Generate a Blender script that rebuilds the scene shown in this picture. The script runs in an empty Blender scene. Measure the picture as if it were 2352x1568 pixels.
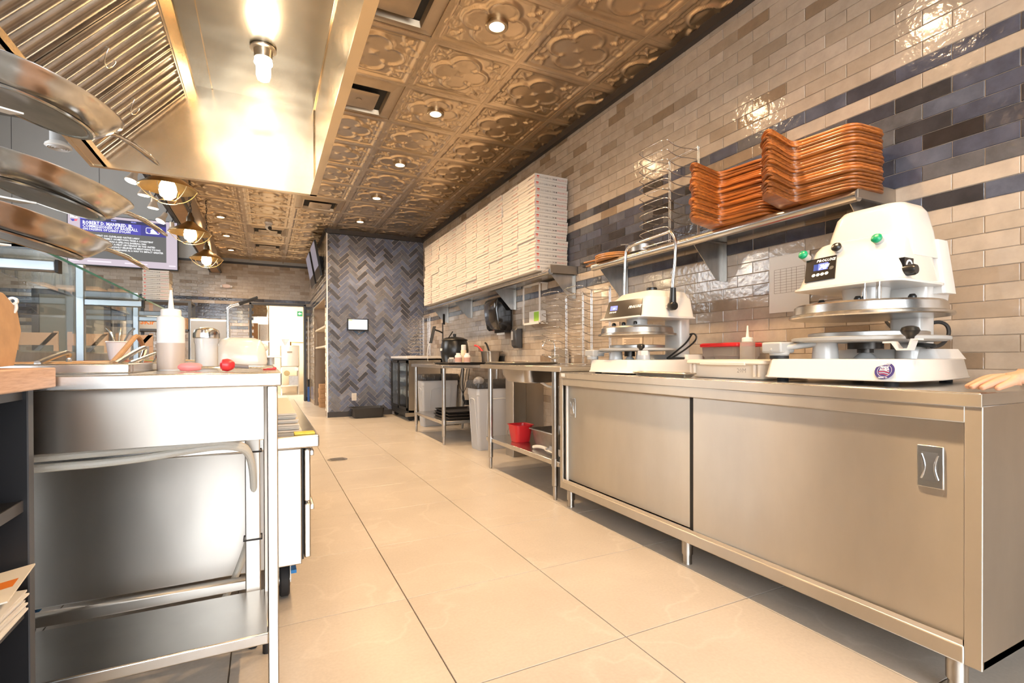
import bpy, bmesh, math, random
from mathutils import Vector, Matrix
random.seed(11)
S = bpy.context.scene
COL = S.collection
PI = math.pi

# ---------------------------------------------------------------- camera
FPX, CXP, CYP, YAW, PIT, ROL, HC = 1141.42, 1176.0, 825.975, 0.4613, -0.0055, -0.0028, 0.95
_fw = Vector((math.sin(YAW)*math.cos(PIT), math.cos(YAW)*math.cos(PIT), math.sin(PIT)))
_r = Vector((math.cos(YAW), -math.sin(YAW), 0)); _u = _r.cross(_fw)
CR = _r*math.cos(ROL)+_u*math.sin(ROL); CU = -_r*math.sin(ROL)+_u*math.cos(ROL)
CAM = Vector((0, 0, HC))
cd = bpy.data.cameras.new('camera'); cam = bpy.data.objects.new('camera', cd); COL.objects.link(cam)
cd.sensor_width = 36.0; cd.lens = FPX/2352*36; cd.shift_y = (CYP-784)/2352; cd.clip_start = 0.05; cd.clip_end = 100
m3 = Matrix((CR, CU, -_fw)).transposed()
cam.matrix_world = Matrix.Translation(CAM) @ m3.to_4x4()
S.camera = cam
def at(a, b, x=None, y=None, z=None):            # photo pixel -> point on the plane x=, y= or z=
    d = _fw+CR*((a-CXP)/FPX)-CU*((b-CYP)/FPX)
    t = (x/d.x) if x is not None else (y/d.y) if y is not None else ((z-HC)/d.z)
    return CAM+d*t
def px(p):
    q = Vector(p)-CAM; d = q.dot(_fw)
    if d < 0.05: return None
    return (CXP+FPX*q.dot(CR)/d, CYP-FPX*q.dot(CU)/d)

# ---------------------------------------------------------------- world, daylight, exposure
w = bpy.data.worlds.new('sky'); S.world = w; w.use_nodes = True
bg = w.node_tree.nodes['Background']; bg.inputs[0].default_value = (0.90, 0.95, 1.0, 1); bg.inputs[1].default_value = 8.5
def portal(name, loc, rot, sx, sy):
    l = bpy.data.lights.new(name, 'AREA'); l.shape = 'RECTANGLE'; l.size = sx; l.size_y = sy; l.cycles.is_portal = True
    o = bpy.data.objects.new(name, l); COL.objects.link(o); o.location = loc; o.rotation_euler = rot
FRONT_Y = -2.6
portal('door_daylight', (0.25, FRONT_Y-0.12, 1.35), (-PI/2, 0, 0), 2.4, 2.6)
portal('window_daylight', (-2.75, FRONT_Y-0.12, 2.2), (-PI/2, 0, 0), 3.2, 2.2)
portal('side_daylight', (-4.66, 7.5, 3.2), (0, -PI/2, 0), 1.8, 3.0)
S.view_settings.view_transform = 'Standard'; S.view_settings.look = 'None'; S.view_settings.gamma = 1.0
S.view_settings.use_curve_mapping = False
S.view_settings.exposure = 0.40
WARM = (1.0, 0.67, 0.37)
DOWNLIGHT_W = 122.0; PENDANT_W = 16.0; HOOD_W = 20.0; ROOM_W = 120.0

# ---------------------------------------------------------------- helpers
def tag(o, label=None, cat=None, group=None, kind=None):
    if label: o['label'] = label
    if cat: o['category'] = cat
    if group: o['group'] = group
    if kind: o['kind'] = kind
    return o
def thing(name, label, cat, loc=(0, 0, 0), rz=0.0, group=None):
    o = bpy.data.objects.new(name, None); COL.objects.link(o); o.empty_display_size = 0.05
    o.location = loc; o.rotation_euler = (0, 0, rz)
    return tag(o, label, cat, group)
def copy_tree(o, parent=None):
    c = o.copy(); COL.objects.link(c); c.parent = parent
    for ch in list(o.children): copy_tree(ch, c)
    return c
MATS = {}
def mat(name, col=(.8, .8, .8), rough=.5, metal=0.0, noise=None, bump=None, emit=None, estr=1.0, trans=0.0, ior=1.45, alpha=1.0, coat=0.0, col2=None, spec=None, aniso=None):
    if name in MATS: return MATS[name]
    m = bpy.data.materials.new(name); m.use_nodes = True; nt = m.node_tree; b = nt.nodes['Principled BSDF']
    b.inputs['Base Color'].default_value = (*col, 1); b.inputs['Roughness'].default_value = rough; b.inputs['Metallic'].default_value = metal
    if spec is not None: b.inputs['Specular IOR Level'].default_value = spec
    if trans: b.inputs['Transmission Weight'].default_value = trans; b.inputs['IOR'].default_value = ior
    if alpha < 1: b.inputs['Alpha'].default_value = alpha
    if coat: b.inputs['Coat Weight'].default_value = coat; b.inputs['Coat Roughness'].default_value = .08
    if aniso:
        b.inputs['Anisotropic'].default_value = aniso; b.inputs['Anisotropic Rotation'].default_value = .25
        tg = nt.nodes.new('ShaderNodeTangent'); tg.direction_type = 'RADIAL'; tg.axis = 'Z'; nt.links.new(tg.outputs[0], b.inputs['Tangent'])
    if emit: b.inputs['Emission Color'].default_value = (*emit, 1); b.inputs['Emission Strength'].default_value = estr
    tc = None
    def coords(stretch):
        nonlocal tc
        if tc is None: tc = nt.nodes.new('ShaderNodeTexCoord')
        mp = nt.nodes.new('ShaderNodeMapping'); mp.inputs['Scale'].default_value = stretch
        gm = nt.nodes.new('ShaderNodeNewGeometry')
        nt.links.new(gm.outputs['Position'], mp.inputs['Vector'])
        return mp.outputs[0]
    if noise:      # (scale, stretch, amount): mottling between col and col2
        sc, stretch, amt = noise
        n = nt.nodes.new('ShaderNodeTexNoise'); n.inputs['Scale'].default_value = sc; n.inputs['Detail'].default_value = 5; n.inputs['Roughness'].default_value = .6
        nt.links.new(coords(stretch), n.inputs['Vector'])
        rp = nt.nodes.new('ShaderNodeValToRGB'); c2 = col2 or tuple(max(0, c*(1-amt)) for c in col)
        rp.color_ramp.elements[0].position = .34; rp.color_ramp.elements[1].position = .66
        rp.color_ramp.elements[0].color = (*c2, 1); rp.color_ramp.elements[1].color = (*col, 1)
        nt.links.new(n.outputs['Fac'], rp.inputs[0]); nt.links.new(rp.outputs[0], b.inputs['Base Color'])
    if bump:
        prev = None
        for (sc, stretch, strength, dist) in bump:
            n = nt.nodes.new('ShaderNodeTexNoise'); n.inputs['Scale'].default_value = sc; n.inputs['Detail'].default_value = 2
            nt.links.new(coords(stretch), n.inputs['Vector'])
            bp = nt.nodes.new('ShaderNodeBump'); bp.inputs['Strength'].default_value = strength; bp.inputs['Distance'].default_value = dist
            nt.links.new(n.outputs['Fac'], bp.inputs['Height'])
            if prev: nt.links.new(prev.outputs[0], bp.inputs['Normal'])
            prev = bp
        nt.links.new(prev.outputs[0], b.inputs['Normal'])
    MATS[name] = m
    return m
class MB:
    """collects geometry for one mesh object"""
    def __init__(s): s.v = []; s.f = []; s.m = []; s.cur = 0
    def add(s, vs, fs, mi=None):
        o = len(s.v); s.v += [tuple(p) for p in vs]; s.f += [tuple(i+o for i in f) for f in fs]; s.m += [s.cur if mi is None else mi]*len(fs); return s
    def box(s, x0, y0, z0, x1, y1, z1, mi=None):
        if x0 > x1: x0, x1 = x1, x0
        if y0 > y1: y0, y1 = y1, y0
        if z0 > z1: z0, z1 = z1, z0
        return s.add([(x0, y0, z0), (x1, y0, z0), (x1, y1, z0), (x0, y1, z0), (x0, y0, z1), (x1, y0, z1), (x1, y1, z1), (x0, y1, z1)],
              [(0, 3, 2, 1), (4, 5, 6, 7), (0, 1, 5, 4), (1, 2, 6, 5), (2, 3, 7, 6), (3, 0, 4, 7)], mi)
    def cyl(s, p0, p1, r, n=16, r2=None, mi=None, caps=True):
        p0 = Vector(p0); p1 = Vector(p1); r2 = r if r2 is None else r2
        d = (p1-p0).normalized(); a = d.orthogonal().normalized(); b = d.cross(a)
        vs = []
        for P, R in ((p0, r), (p1, r2)):
            for i in range(n): t = 2*PI*i/n; vs.append(P+a*(R*math.cos(t))+b*(R*math.sin(t)))
        fs = [(i, (i+1) % n, n+(i+1) % n, n+i) for i in range(n)]
        if caps: fs += [tuple(range(n-1, -1, -1)), tuple(range(n, 2*n))]
        return s.add(vs, fs, mi)
    def tube(s, pts, r, n=8, mi=None, closed=False):
        pts = [Vector(p) for p in pts]; vs = []; prev = None
        if not closed and 3 <= len(pts) <= 14:
            for _ in range(2):                       # round the bends
                q = [pts[0]]
                for a_, b_ in zip(pts[:-1], pts[1:]): q += [a_*.75+b_*.25, a_*.25+b_*.75]
                pts = q+[pts[-1]]
        N = len(pts)
        for i, p in enumerate(pts):
            if closed: d = (pts[(i+1) % N]-pts[i-1])
            else: d = (pts[min(i+1, N-1)]-pts[max(i-1, 0)])
            d = d.normalized() if d.length > 1e-9 else Vector((0, 0, 1))
            a = d.orthogonal().normalized() if prev is None else (prev-d*prev.dot(d)).normalized()
            prev = a; b = d.cross(a)
            for k in range(n): t = 2*PI*k/n; vs.append(p+a*(r*math.cos(t))+b*(r*math.sin(t)))
        fs = []
        for i in range(N if closed else N-1):
            for k in range(n):
                i2 = (i+1) % N
                fs.append((i*n+k, i*n+(k+1) % n, i2*n+(k+1) % n, i2*n+k))
        if not closed: fs += [tuple(range(n-1, -1, -1)), tuple(range((N-1)*n, N*n))]
        return s.add(vs, fs, mi)
    def lathe(s, prof, c=(0, 0, 0), n=28, mi=None, axis='z', closed=False):
        c = Vector(c); vs = []; fs = []
        for (r, h) in prof:
            for k in range(n):
                t = 2*PI*k/n; a, b = r*math.cos(t), r*math.sin(t)
                vs.append(c+(Vector((a, b, h)) if axis == 'z' else Vector((h, a, b)) if axis == 'x' else Vector((b, h, a))))
        m = len(prof)
        for i in range(m if closed else m-1):
            for k in range(n):
                i2 = (i+1) % m
                fs.append((i*n+k, i*n+(k+1) % n, i2*n+(k+1) % n, i2*n+k))
        if not closed:
            if prof[0][0] > 1e-6: fs.append(tuple(range(n-1, -1, -1)))
            if prof[-1][0] > 1e-6: fs.append(tuple(range((m-1)*n, m*n)))
        return s.add(vs, fs, mi)
    def prism(s, poly, z0, z1, mi=None):
        n = len(poly)
        vs = [(x, y, z0) for x, y in poly]+[(x, y, z1) for x, y in poly]
        return s.add(vs, [tuple(range(n-1, -1, -1)), tuple(range(n, 2*n))]+[(i, (i+1) % n, n+(i+1) % n, n+i) for i in range(n)], mi)
    def extr(s, poly, d, mi=None):               # poly of 3-D points swept by vector d
        n = len(poly); d = Vector(d); P = [Vector(p) for p in poly]
        return s.add(P+[p+d for p in P], [tuple(range(n-1, -1, -1)), tuple(range(n, 2*n))]+[(i, (i+1) % n, n+(i+1) % n, n+i) for i in range(n)], mi)
    def loft(s, rings, mi=None, caps=True):
        n = len(rings[0]); vs = [p for r in rings for p in r]; fs = []
        for i in range(len(rings)-1):
            for k in range(n): fs.append((i*n+k, i*n+(k+1) % n, (i+1)*n+(k+1) % n, (i+1)*n+k))
        if caps: fs += [tuple(range(n-1, -1, -1)), tuple(range((len(rings)-1)*n, len(rings)*n))]
        return s.add(vs, fs, mi)
    def ball(s, c, r, sz=1.0, n=16, mi=None):
        k = max(6, n//2)
        return s.lathe([(r*math.sin(PI*i/k)+1e-5*(i in (0, k)), -r*sz*math.cos(PI*i/k)) for i in range(k+1)], c, n, mi)
    def mesh(s, name, mats, off=None, smooth=35):
        me = bpy.data.meshes.new(name)
        vs = s.v if off is None else [(a-off[0], b-off[1], c-off[2]) for a, b, c in s.v]
        me.from_pydata(vs, [], s.f)
        for m in (mats if isinstance(mats, (list, tuple)) else [mats]): me.materials.append(m)
        if any(s.m): me.polygons.foreach_set('material_index', s.m)
        bm = bmesh.new(); bm.from_mesh(me); bmesh.ops.recalc_face_normals(bm, faces=bm.faces); bm.to_mesh(me); bm.free()
        if smooth:
            me.polygons.foreach_set('use_smooth', [True]*len(me.polygons)); me.set_sharp_from_angle(angle=math.radians(smooth))
        me.update()
        return me
    def build(s, name, mats, parent=None, off=None, smooth=35, bev=0, seg=2, local=False):
        """world coordinates unless local; a child of an unrotated thing is shifted to it"""
        if off is None and parent is not None and not local:
            o = Vector((0, 0, 0)); p = parent
            while p is not None: o += p.location; p = p.parent
            off = o
        me = s.mesh(name, mats, off, smooth)
        ob = bpy.data.objects.new(name, me); COL.objects.link(ob); ob.parent = parent
        if bev:
            md = ob.modifiers.new('bevel', 'BEVEL'); md.width = bev; md.segments = seg; md.limit_method = 'ANGLE'; md.angle_limit = math.radians(40)
            if not smooth or smooth < 50:
                me.polygons.foreach_set('use_smooth', [True]*len(me.polygons)); me.set_sharp_from_angle(angle=math.radians(60))
        return ob
def top(mb, name, mats, label, cat, group=None, loc=None, **k):
    """a one-mesh thing whose origin sits at its base"""
    if loc is None:
        xs, ys, zs = zip(*mb.v); loc = ((min(xs)+max(xs))/2, (min(ys)+max(ys))/2, min(zs))
    ob = mb.build(name, mats, off=Vector(loc), **k); ob.location = loc
    return tag(ob, label, cat, group)
def struct(mb, name, mats, parent=None, **k):
    ob = mb.build(name, mats, parent, **k)
    if parent is None: ob['kind'] = 'structure'
    return ob
def rrect(cx, cy, hx, hy, r, z, n=4):
    out = []
    r = min(r, hx*.999, hy*.999)
    for (sx, sy, a0) in ((1, 1, 0), (-1, 1, PI/2), (-1, -1, PI), (1, -1, 1.5*PI)):
        for i in range(n+1):
            a = a0+PI/2*i/n; out.append((cx+sx*(hx-r)+r*math.cos(a), cy+sy*(hy-r)+r*math.sin(a), z))
    return out
_tc = {}
def text_mesh(body, size, m, align='LEFT', bold=0.0, shear=0.0, depth=0.0, xscale=1.0):
    key = (body, size, m.name, align, bold, shear, xscale)
    if key in _tc: return _tc[key]
    c = bpy.data.curves.new('lettering', 'FONT'); c.body = body; c.size = size; c.align_x = align; c.offset = bold; c.shear = shear; c.resolution_u = 1
    c.extrude = depth
    o = bpy.data.objects.new('lettering', c); COL.objects.link(o)
    dg = bpy.context.evaluated_depsgraph_get(); dg.update()
    me = bpy.data.meshes.new_from_object(o.evaluated_get(dg)); bpy.data.objects.remove(o); bpy.data.curves.remove(c)
    if xscale != 1.0: me.transform(Matrix.Diagonal((xscale, 1, 1, 1)))
    me.materials.clear(); me.materials.append(m); _tc[key] = me
    return me
def basis(ex, ey, p):
    ex = Vector(ex).normalized(); ey = Vector(ey).normalized(); ez = ex.cross(ey)
    M = Matrix((ex, ey, ez)).transposed().to_4x4(); M.translation = Vector(p); return M
def text(name, body, size, m, parent, p, ex, ey, **k):
    """lettering on the plane spanned by ex, ey at p, in the frame of the parent"""
    me = text_mesh(body, size, m, **k)
    o = bpy.data.objects.new(name, me); COL.objects.link(o); o.parent = parent
    o.matrix_local = basis(ex, ey, p)
    return o
ORD = ['first', 'second', 'third', 'fourth', 'fifth', 'sixth', 'seventh', 'eighth', 'ninth', 'tenth', 'eleventh', 'twelfth', 'thirteenth', 'fourteenth', 'fifteenth', 'sixteenth', 'seventeenth', 'eighteenth', 'nineteenth', 'twentieth', 'twenty-first', 'twenty-second', 'twenty-third', 'twenty-fourth', 'twenty-fifth', 'twenty-sixth']

# ---------------------------------------------------------------- materials
STEEL = mat('stainless_steel', (.66, .62, .565), .48, 1.0, bump=[(2.6, (1, 1, .35), .22, .02)], noise=(5, (1, 1, .4), .08), aniso=.96)
STEEL_H = mat('stainless_steel_level', (.62, .61, .59), .24, 1.0, bump=[(140, (.04, 1, 1), .03, .002)], noise=(6, (1, 1, 1), .10))
STEEL_D = mat('worn_steel', (.50, .48, .46), .36, 1.0, noise=(9, (1, 1, 1), .3), bump=[(30, (1, 1, 1), .05, .003)])
HOODM = mat('hood_steel', (.70, .58, .42), .19, 1.0, bump=[(1.7, (1, 1, 1), .22, .05)], noise=(3, (1, 1, 1), .10))
CHROME = mat('chrome_wire', (.72, .71, .70), .16, 1.0)
GALV = mat('brushed_bracket', (.55, .53, .50), .33, 1.0, noise=(14, (1, 1, .3), .25))
BLACK = mat('black_plastic', (.012, .012, .012), .28)
BLACKM = mat('matt_black', (.018, .017, .017), .6)
WHITEP = mat('white_enamel', (.70, .675, .64), .22, coat=.3)
GREYP = mat('grey_cast', (.40, .40, .39), .45)
RED = mat('red_plastic', (.62, .02, .025), .35)
GREEN = mat('green_button', (.0, .30, .13), .3)
RUBBER = mat('rubber', (.02, .02, .022), .75)
GLASS = mat('clear_glass', (.93, .98, .96), .01, trans=1.0, ior=1.12)
GLASS_EDGE = mat('green_glass_edge', (.05, .42, .34), .15, trans=.3)
CARD = mat('white_card', (.60, .56, .505), .75)
KRAFT = mat('kraft_card', (.50, .31, .17), .8, noise=(30, (1, 1, 1), .15))
PAPER = mat('paper', (.80, .78, .74), .8)
CLEARP = mat('clear_plastic', (.80, .76, .72), .2, trans=.75, ior=1.2)
INKR = mat('red_ink', (.55, .06, .04), .7); INKK = mat('dark_ink', (.10, .08, .075), .7)
INKF = mat('faint_ink', (.22, .16, .12), .7); INKW = mat('white_ink', (.85, .85, .85), .6)
TRIM = mat('dark_trim', (.035, .03, .028), .45)
def glow(name, col, s): return mat(name, (.02, .02, .02), .4, emit=col, estr=s)
# ================================================================ the room
WX = 2.45            # right wall
EY = 8.342           # blue end wall
BY = 11.784          # back wall of the passage and dining side
PXW = 0.88           # passage wall (side of the blue wall)
CZ = 2.99            # tin ceiling
TL, TH = 0.2, 0.0645 # wall tile pitch
def tile_mat(name, col, amt=.16, rough=.13, col2=None):
    return mat(name, col, rough, noise=(14, (1, 1, 1), amt), col2=col2, coat=.25, bump=[(32, (1, 1, 1), .20, .010), (7, (1, 1, 1), .12, .02)])
BEIGE = [tile_mat('beige_glaze_%d' % i, c) for i, c in enumerate([(.47, .395, .32), (.445, .37, .295), (.50, .425, .35), (.42, .345, .27), (.35, .275, .205), (.28, .205, .14)])]
BW = [24, 22, 16, 14, 9, 5]
BLUE = [tile_mat('blue_glaze_%d' % i, c, .35) for i, c in enumerate([(.085, .093, .132), (.068, .070, .088), (.115, .128, .172), (.052, .050, .056), (.125, .124, .134), (.040, .034, .034)])]
UW = [20, 18, 12, 14, 12, 8]
HERR = [tile_mat('herringbone_glaze_%d' % i, c, .30) for i, c in enumerate([(.155, .185, .285), (.115, .130, .185), (.21, .245, .36), (.085, .090, .112), (.175, .185, .225), (.26, .285, .37)])]
HW = [22, 18, 14, 14, 14, 4]
GROUT = mat('grout', (.47, .38, .295), .85, noise=(40, (1, 1, 1), .12))
GROUT_B = mat('pale_grout', (.62, .56, .50), .85)
WALLTILES = BEIGE+BLUE
def blue_row(n): return n in (24, 33) or 26 <= n <= 31
def tile_choice(n):
    if blue_row(n): return 6+random.choices(range(6), UW)[0]
    return random.choices(range(6), BW)[0]
def tile_proto(a, b, h, ch=.0022):
    """cushion-edged tile: centred, a x b on local x,y, proud by h on local z"""
    hx, hy = a/2, b/2
    vs = [(-hx, -hy, 0), (hx, -hy, 0), (hx, hy, 0), (-hx, hy, 0), (-hx, -hy, h-ch), (hx, -hy, h-ch), (hx, hy, h-ch), (-hx, hy, h-ch),
          (-hx+ch, -hy+ch, h), (hx-ch, -hy+ch, h), (hx-ch, hy-ch, h), (-hx+ch, hy-ch, h)]
    fs = [(0, 1, 5, 4), (1, 2, 6, 5), (2, 3, 7, 6), (3, 0, 4, 7), (4, 5, 9, 8), (5, 6, 10, 9), (6, 7, 11, 10), (7, 4, 8, 11), (8, 9, 10, 11)]
    return vs, fs
def scr_area(c, ex, ey, a, b):
    P = [px(Vector(c)+Vector(ex)*(sx*a/2)+Vector(ey)*(sy*b/2)) for sx, sy in ((-1, -1), (1, -1), (1, 1), (-1, 1))]
    if any(p is None for p in P): return 0
    if max(p[0] for p in P) < 0 or min(p[0] for p in P) > 2352 or max(p[1] for p in P) < 0 or min(p[1] for p in P) > 1568: return 0
    return abs(sum(P[i][0]*P[(i+1) % 4][1]-P[(i+1) % 4][0]*P[i][1] for i in range(4)))/2
def tiled(wall, tiles, ex, ey, limit, hidden=None, name='wall_tile', mats=None):
    """tiles: (centre, a, b, material index). The ones that show largest become parts, the rest one stuff part."""
    mats = mats or WALLTILES
    ex = Vector(ex); ey = Vector(ey); ez = ex.cross(ey)
    sc = []
    for i, (c, a, b, mi) in enumerate(tiles):
        sc.append((0 if hidden and hidden(Vector(c)) else scr_area(c, ex, ey, a, b), i))
    sc.sort(reverse=True); chosen = {i for s_, i in sc[:limit] if s_ > 60}
    cache = {}; rest = MB()
    for i, (c, a, b, mi) in enumerate(tiles):
        h = .0042+random.uniform(-.0005, .0006); tx, ty = random.gauss(0, .0045), random.gauss(0, .0070)
        g = a-.0024, b-.0024
        if i in chosen:
            k = (round(g[0], 4), round(g[1], 4))
            if k not in cache:
                vs, fs = tile_proto(g[0], g[1], .0042, .0018); me = bpy.data.meshes.new(name); me.from_pydata(vs, [], fs); me.materials.append(mats[0]); cache[k] = me
            o = bpy.data.objects.new(name, cache[k]); COL.objects.link(o); o.parent = wall
            o.material_slots[0].link = 'OBJECT'; o.material_slots[0].material = mats[mi]
            M = Matrix((ex, ey, ez)).transposed() @ Matrix.Rotation(tx, 3, 'X') @ Matrix.Rotation(ty, 3, 'Y')
            M = M.to_4x4(); M.translation = Vector(c)+ez*(h-.0042); o.matrix_local = M
        else:
            vs, fs = tile_proto(g[0], g[1], h, .0018)
            rest.add([Vector(c)+ex*v[0]+ey*v[1]+ez*(v[2]+(v[1]*tx-v[0]*ty if v[2] > 0 else 0)) for v in vs], fs, mi)
    if rest.v:
        used = sorted(set(rest.m)); rest.m = [used.index(q) for q in rest.m]
        o = rest.build('wall_tiles', [mats[q] for q in used], wall, smooth=0); o['kind'] = 'stuff'
def brick_tiles(u0, u1, z0, z1, place, off=(.0, .1), skip=None):
    out = []
    n = int(math.floor((z0+.005)/TH))
    while n*TH-.005 < z1:
        za, zb = max(n*TH-.005, z0), min((n+1)*TH-.005, z1)
        o = .092 if n % 2 == 0 else .192
        k = math.floor((u0-o)/TL)
        while o+k*TL < u1:
            ua, ub = max(o+k*TL, u0), min(o+(k+1)*TL, u1)
            if ub-ua > .02 and zb-za > .02 and not (skip and skip((ua+ub)/2, (za+zb)/2)):
                out.append((place((ua+ub)/2, (za+zb)/2), ub-ua, zb-za, tile_choice(n)))
            k += 1
        n += 1
    return out

# ---- floor
FT = 0.5975
floor = struct(MB().box(-4.6, FRONT_Y-.15, -.12, WX+.1, 15.2, -.008), 'floor', mat('floor_grout', (.20, .155, .115), .85))
FLOORT = mat('porcelain_floor', (.57, .515, .45), .32, noise=(1.6, (1, 1, 1), .12), col2=(.48, .43, .37), bump=[(60, (1, 1, 1), .05, .002)])
def floor_mat():
    nt = FLOORT.node_tree; b = nt.nodes['Principled BSDF']
    src = b.inputs['Base Color'].links[0].from_socket
    gm = nt.nodes.new('ShaderNodeNewGeometry'); oi = nt.nodes.new('ShaderNodeObjectInfo')
    ad = nt.nodes.new('ShaderNodeVectorMath'); ad.operation = 'MULTIPLY_ADD'; ad.inputs[1].default_value = (1, 1, 1)
    nt.links.new(gm.outputs['Position'], ad.inputs[0])
    cb = nt.nodes.new('ShaderNodeCombineXYZ'); ml = nt.nodes.new('ShaderNodeMath'); ml.operation = 'MULTIPLY'; ml.inputs[1].default_value = 37
    nt.links.new(oi.outputs['Random'], ml.inputs[0]); nt.links.new(ml.outputs[0], cb.inputs[2]); nt.links.new(cb.outputs[0], ad.inputs[2])
    wv = nt.nodes.new('ShaderNodeTexNoise'); wv.inputs['Scale'].default_value = 1.5; wv.inputs['Detail'].default_value = 4; wv.inputs['Roughness'].default_value = .45
    nt.links.new(ad.outputs[0], wv.inputs['Vector'])
    rp = nt.nodes.new('ShaderNodeValToRGB'); e = rp.color_ramp.elements
    e[0].position = .490; e[0].color = (0, 0, 0, 1); e[1].position = .50; e[1].color = (1, 1, 1, 1)
    e2 = e.new(.510); e2.color = (0, 0, 0, 1)
    nt.links.new(wv.outputs['Fac'], rp.inputs[0])
    fine = nt.nodes.new('ShaderNodeTexNoise'); fine.inputs['Scale'].default_value = 90; fine.inputs['Detail'].default_value = 3
    nt.links.new(gm.outputs['Position'], fine.inputs['Vector'])
    mx = nt.nodes.new('ShaderNodeMix'); mx.data_type = 'RGBA'; mx.inputs['B'].default_value = (.66, .605, .54, 1)
    f2 = nt.nodes.new('ShaderNodeMath'); f2.operation = 'MULTIPLY'; f2.inputs[1].default_value = .38
    nt.links.new(rp.outputs[0], f2.inputs[0]); nt.links.new(f2.outputs[0], mx.inputs['Factor']); nt.links.new(src, mx.inputs['A'])
    m2 = nt.nodes.new('ShaderNodeMix'); m2.data_type = 'RGBA'; m2.blend_type = 'MULTIPLY'; m2.inputs['Factor'].default_value = .22
    nt.links.new(mx.outputs['Result'], m2.inputs['A']); nt.links.new(fine.outputs['Fac'], m2.inputs['B'])
    nt.links.new(m2.outputs['Result'], b.inputs['Base Color'])
floor_mat()
vs, fs = tile_proto(FT-.0035, FT-.0035, .008, .0012)
ftm = bpy.data.meshes.new('floor_tile'); ftm.from_pydata(vs, [], fs); ftm.materials.append(FLOORT)
for i in range(-8, 4):
    for j in range(-7, 24):
        x, y = .4955+(i+.5)*FT, 1.3353+(j+.5)*FT
        if x > WX+.3 or (y > BY+.2 and (x < -.9 or x > 1.3)) or (y > EY+.1 and x > 1.3): continue
        o = bpy.data.objects.new('floor_tile', ftm); COL.objects.link(o); o.parent = floor; o.location = (x, y, -.008)

# ---- right wall
wall_right = struct(MB().box(WX, FRONT_Y, 0, WX+.12, EY+.1, CZ+.1), 'wall_right', GROUT)
def hid_right(c): return (3.9 < c.y < 7.0 and 1.72 < c.z < 2.5) or c.z < .85 and c.y < 2.7
tiled(wall_right, brick_tiles(FRONT_Y, EY, 0, 2.93, lambda u, z: (WX, u, z)), (0, -1, 0), (0, 0, 1), 300, hid_right)

# ---- blue herringbone end wall
wall_end = struct(MB().box(PXW, EY, 0, WX+.02, EY+.12, CZ+.1), 'wall_end', GROUT_B)
def herringbone():
    a = PI/4; ca, sa = math.cos(a), math.sin(a); L, Wd = TL, TH
    x0, x1, z0, z1 = PXW+.014, WX-.004, .085, 2.915
    polys = []
    g = .0038
    def clip(P):
        for (ax, v, sg) in ((0, x0, 1), (0, x1, -1), (1, z0, 1), (1, z1, -1)):
            Q = []
            for i in range(len(P)):
                p, q = P[i], P[(i+1) % len(P)]; dp, dq = (p[ax]-v)*sg, (q[ax]-v)*sg
                if dp >= 0: Q.append(p)
                if dp*dq < 0: t = dp/(dp-dq); Q.append((p[0]+(q[0]-p[0])*t, p[1]+(q[1]-p[1])*t))
            P = Q
            if len(P) < 3: return None
        return P
    for k in range(-60, 70):
        for m in range(-9, 10):
            bx, by = k*Wd-m*L, k*Wd+m*L
            for (ox, oy, w_, h_) in ((0, 0, L, Wd), (L, Wd-L, Wd, L)):
                R = [(bx+ox+g/2, by+oy+g/2), (bx+ox+w_-g/2, by+oy+g/2), (bx+ox+w_-g/2, by+oy+h_-g/2), (bx+ox+g/2, by+oy+h_-g/2)]
                R = [(ca*p-sa*q+1.66, sa*p+ca*q+1.45) for p, q in R]
                if max(p[0] for p in R) < x0 or min(p[0] for p in R) > x1 or max(p[1] for p in R) < z0 or min(p[1] for p in R) > z1: continue
                P = clip(R)
                if P: polys.append(P)
    def ar(P): return abs(sum(P[i][0]*P[(i+1) % len(P)][1]-P[(i+1) % len(P)][0]*P[i][1] for i in range(len(P))))/2
    def hidden(P):
        cx, cz = sum(p[0] for p in P)/len(P), sum(p[1] for p in P)/len(P)
        return cx > 1.75 and cz < .95
    order = sorted(range(len(polys)), key=lambda i: -ar(polys[i])*(0.1 if hidden(polys[i]) else 1))
    pick = set(order[:300]); rest = MB()
    for i, P in enumerate(polys):
        n = len(P); cx, cz = sum(p[0] for p in P)/n, sum(p[1] for p in P)/n
        h = .0040; tx, tz = random.gauss(0, .009), random.gauss(0, .009); ch = .0018
        back = [(x, EY, z) for x, z in P]
        mid = [(x, EY-h+ch, z) for x, z in P]
        fr = []
        for x, z in P:
            d = Vector((x-cx, z-cz)); L_ = d.length; k = max(0, (L_-ch*1.6)/L_)
            fr.append((cx+d.x*k, EY-h+(x-cx)*tx+(z-cz)*tz, cz+d.y*k))
        f = [tuple(range(2*n, 3*n))]+[(j, (j+1) % n, n+(j+1) % n, n+j) for j in range(n)]+[(n+j, n+(j+1) % n, 2*n+(j+1) % n, 2*n+j) for j in range(n)]
        mi = random.choices(range(6), HW)[0]
        if i in pick: MB().add(back+mid+fr, f).build('herringbone_tile', HERR[mi], wall_end, smooth=0)
        else: rest.add(back+mid+fr, f, mi)
    if rest.v:
        o = rest.build('herringbone_tiles', HERR, wall_end, smooth=0); o['kind'] = 'stuff'
herringbone()
struct(MB().box(PXW-.004, EY-.012, 0, PXW+.012, EY+.02, 2.92), 'trim_1', mat('corner_strip', (.75, .73, .70), .3, .6))
struct(MB().box(PXW, EY-.014, 0, 1.9, EY, .083), 'baseboard_end', TRIM)

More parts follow.
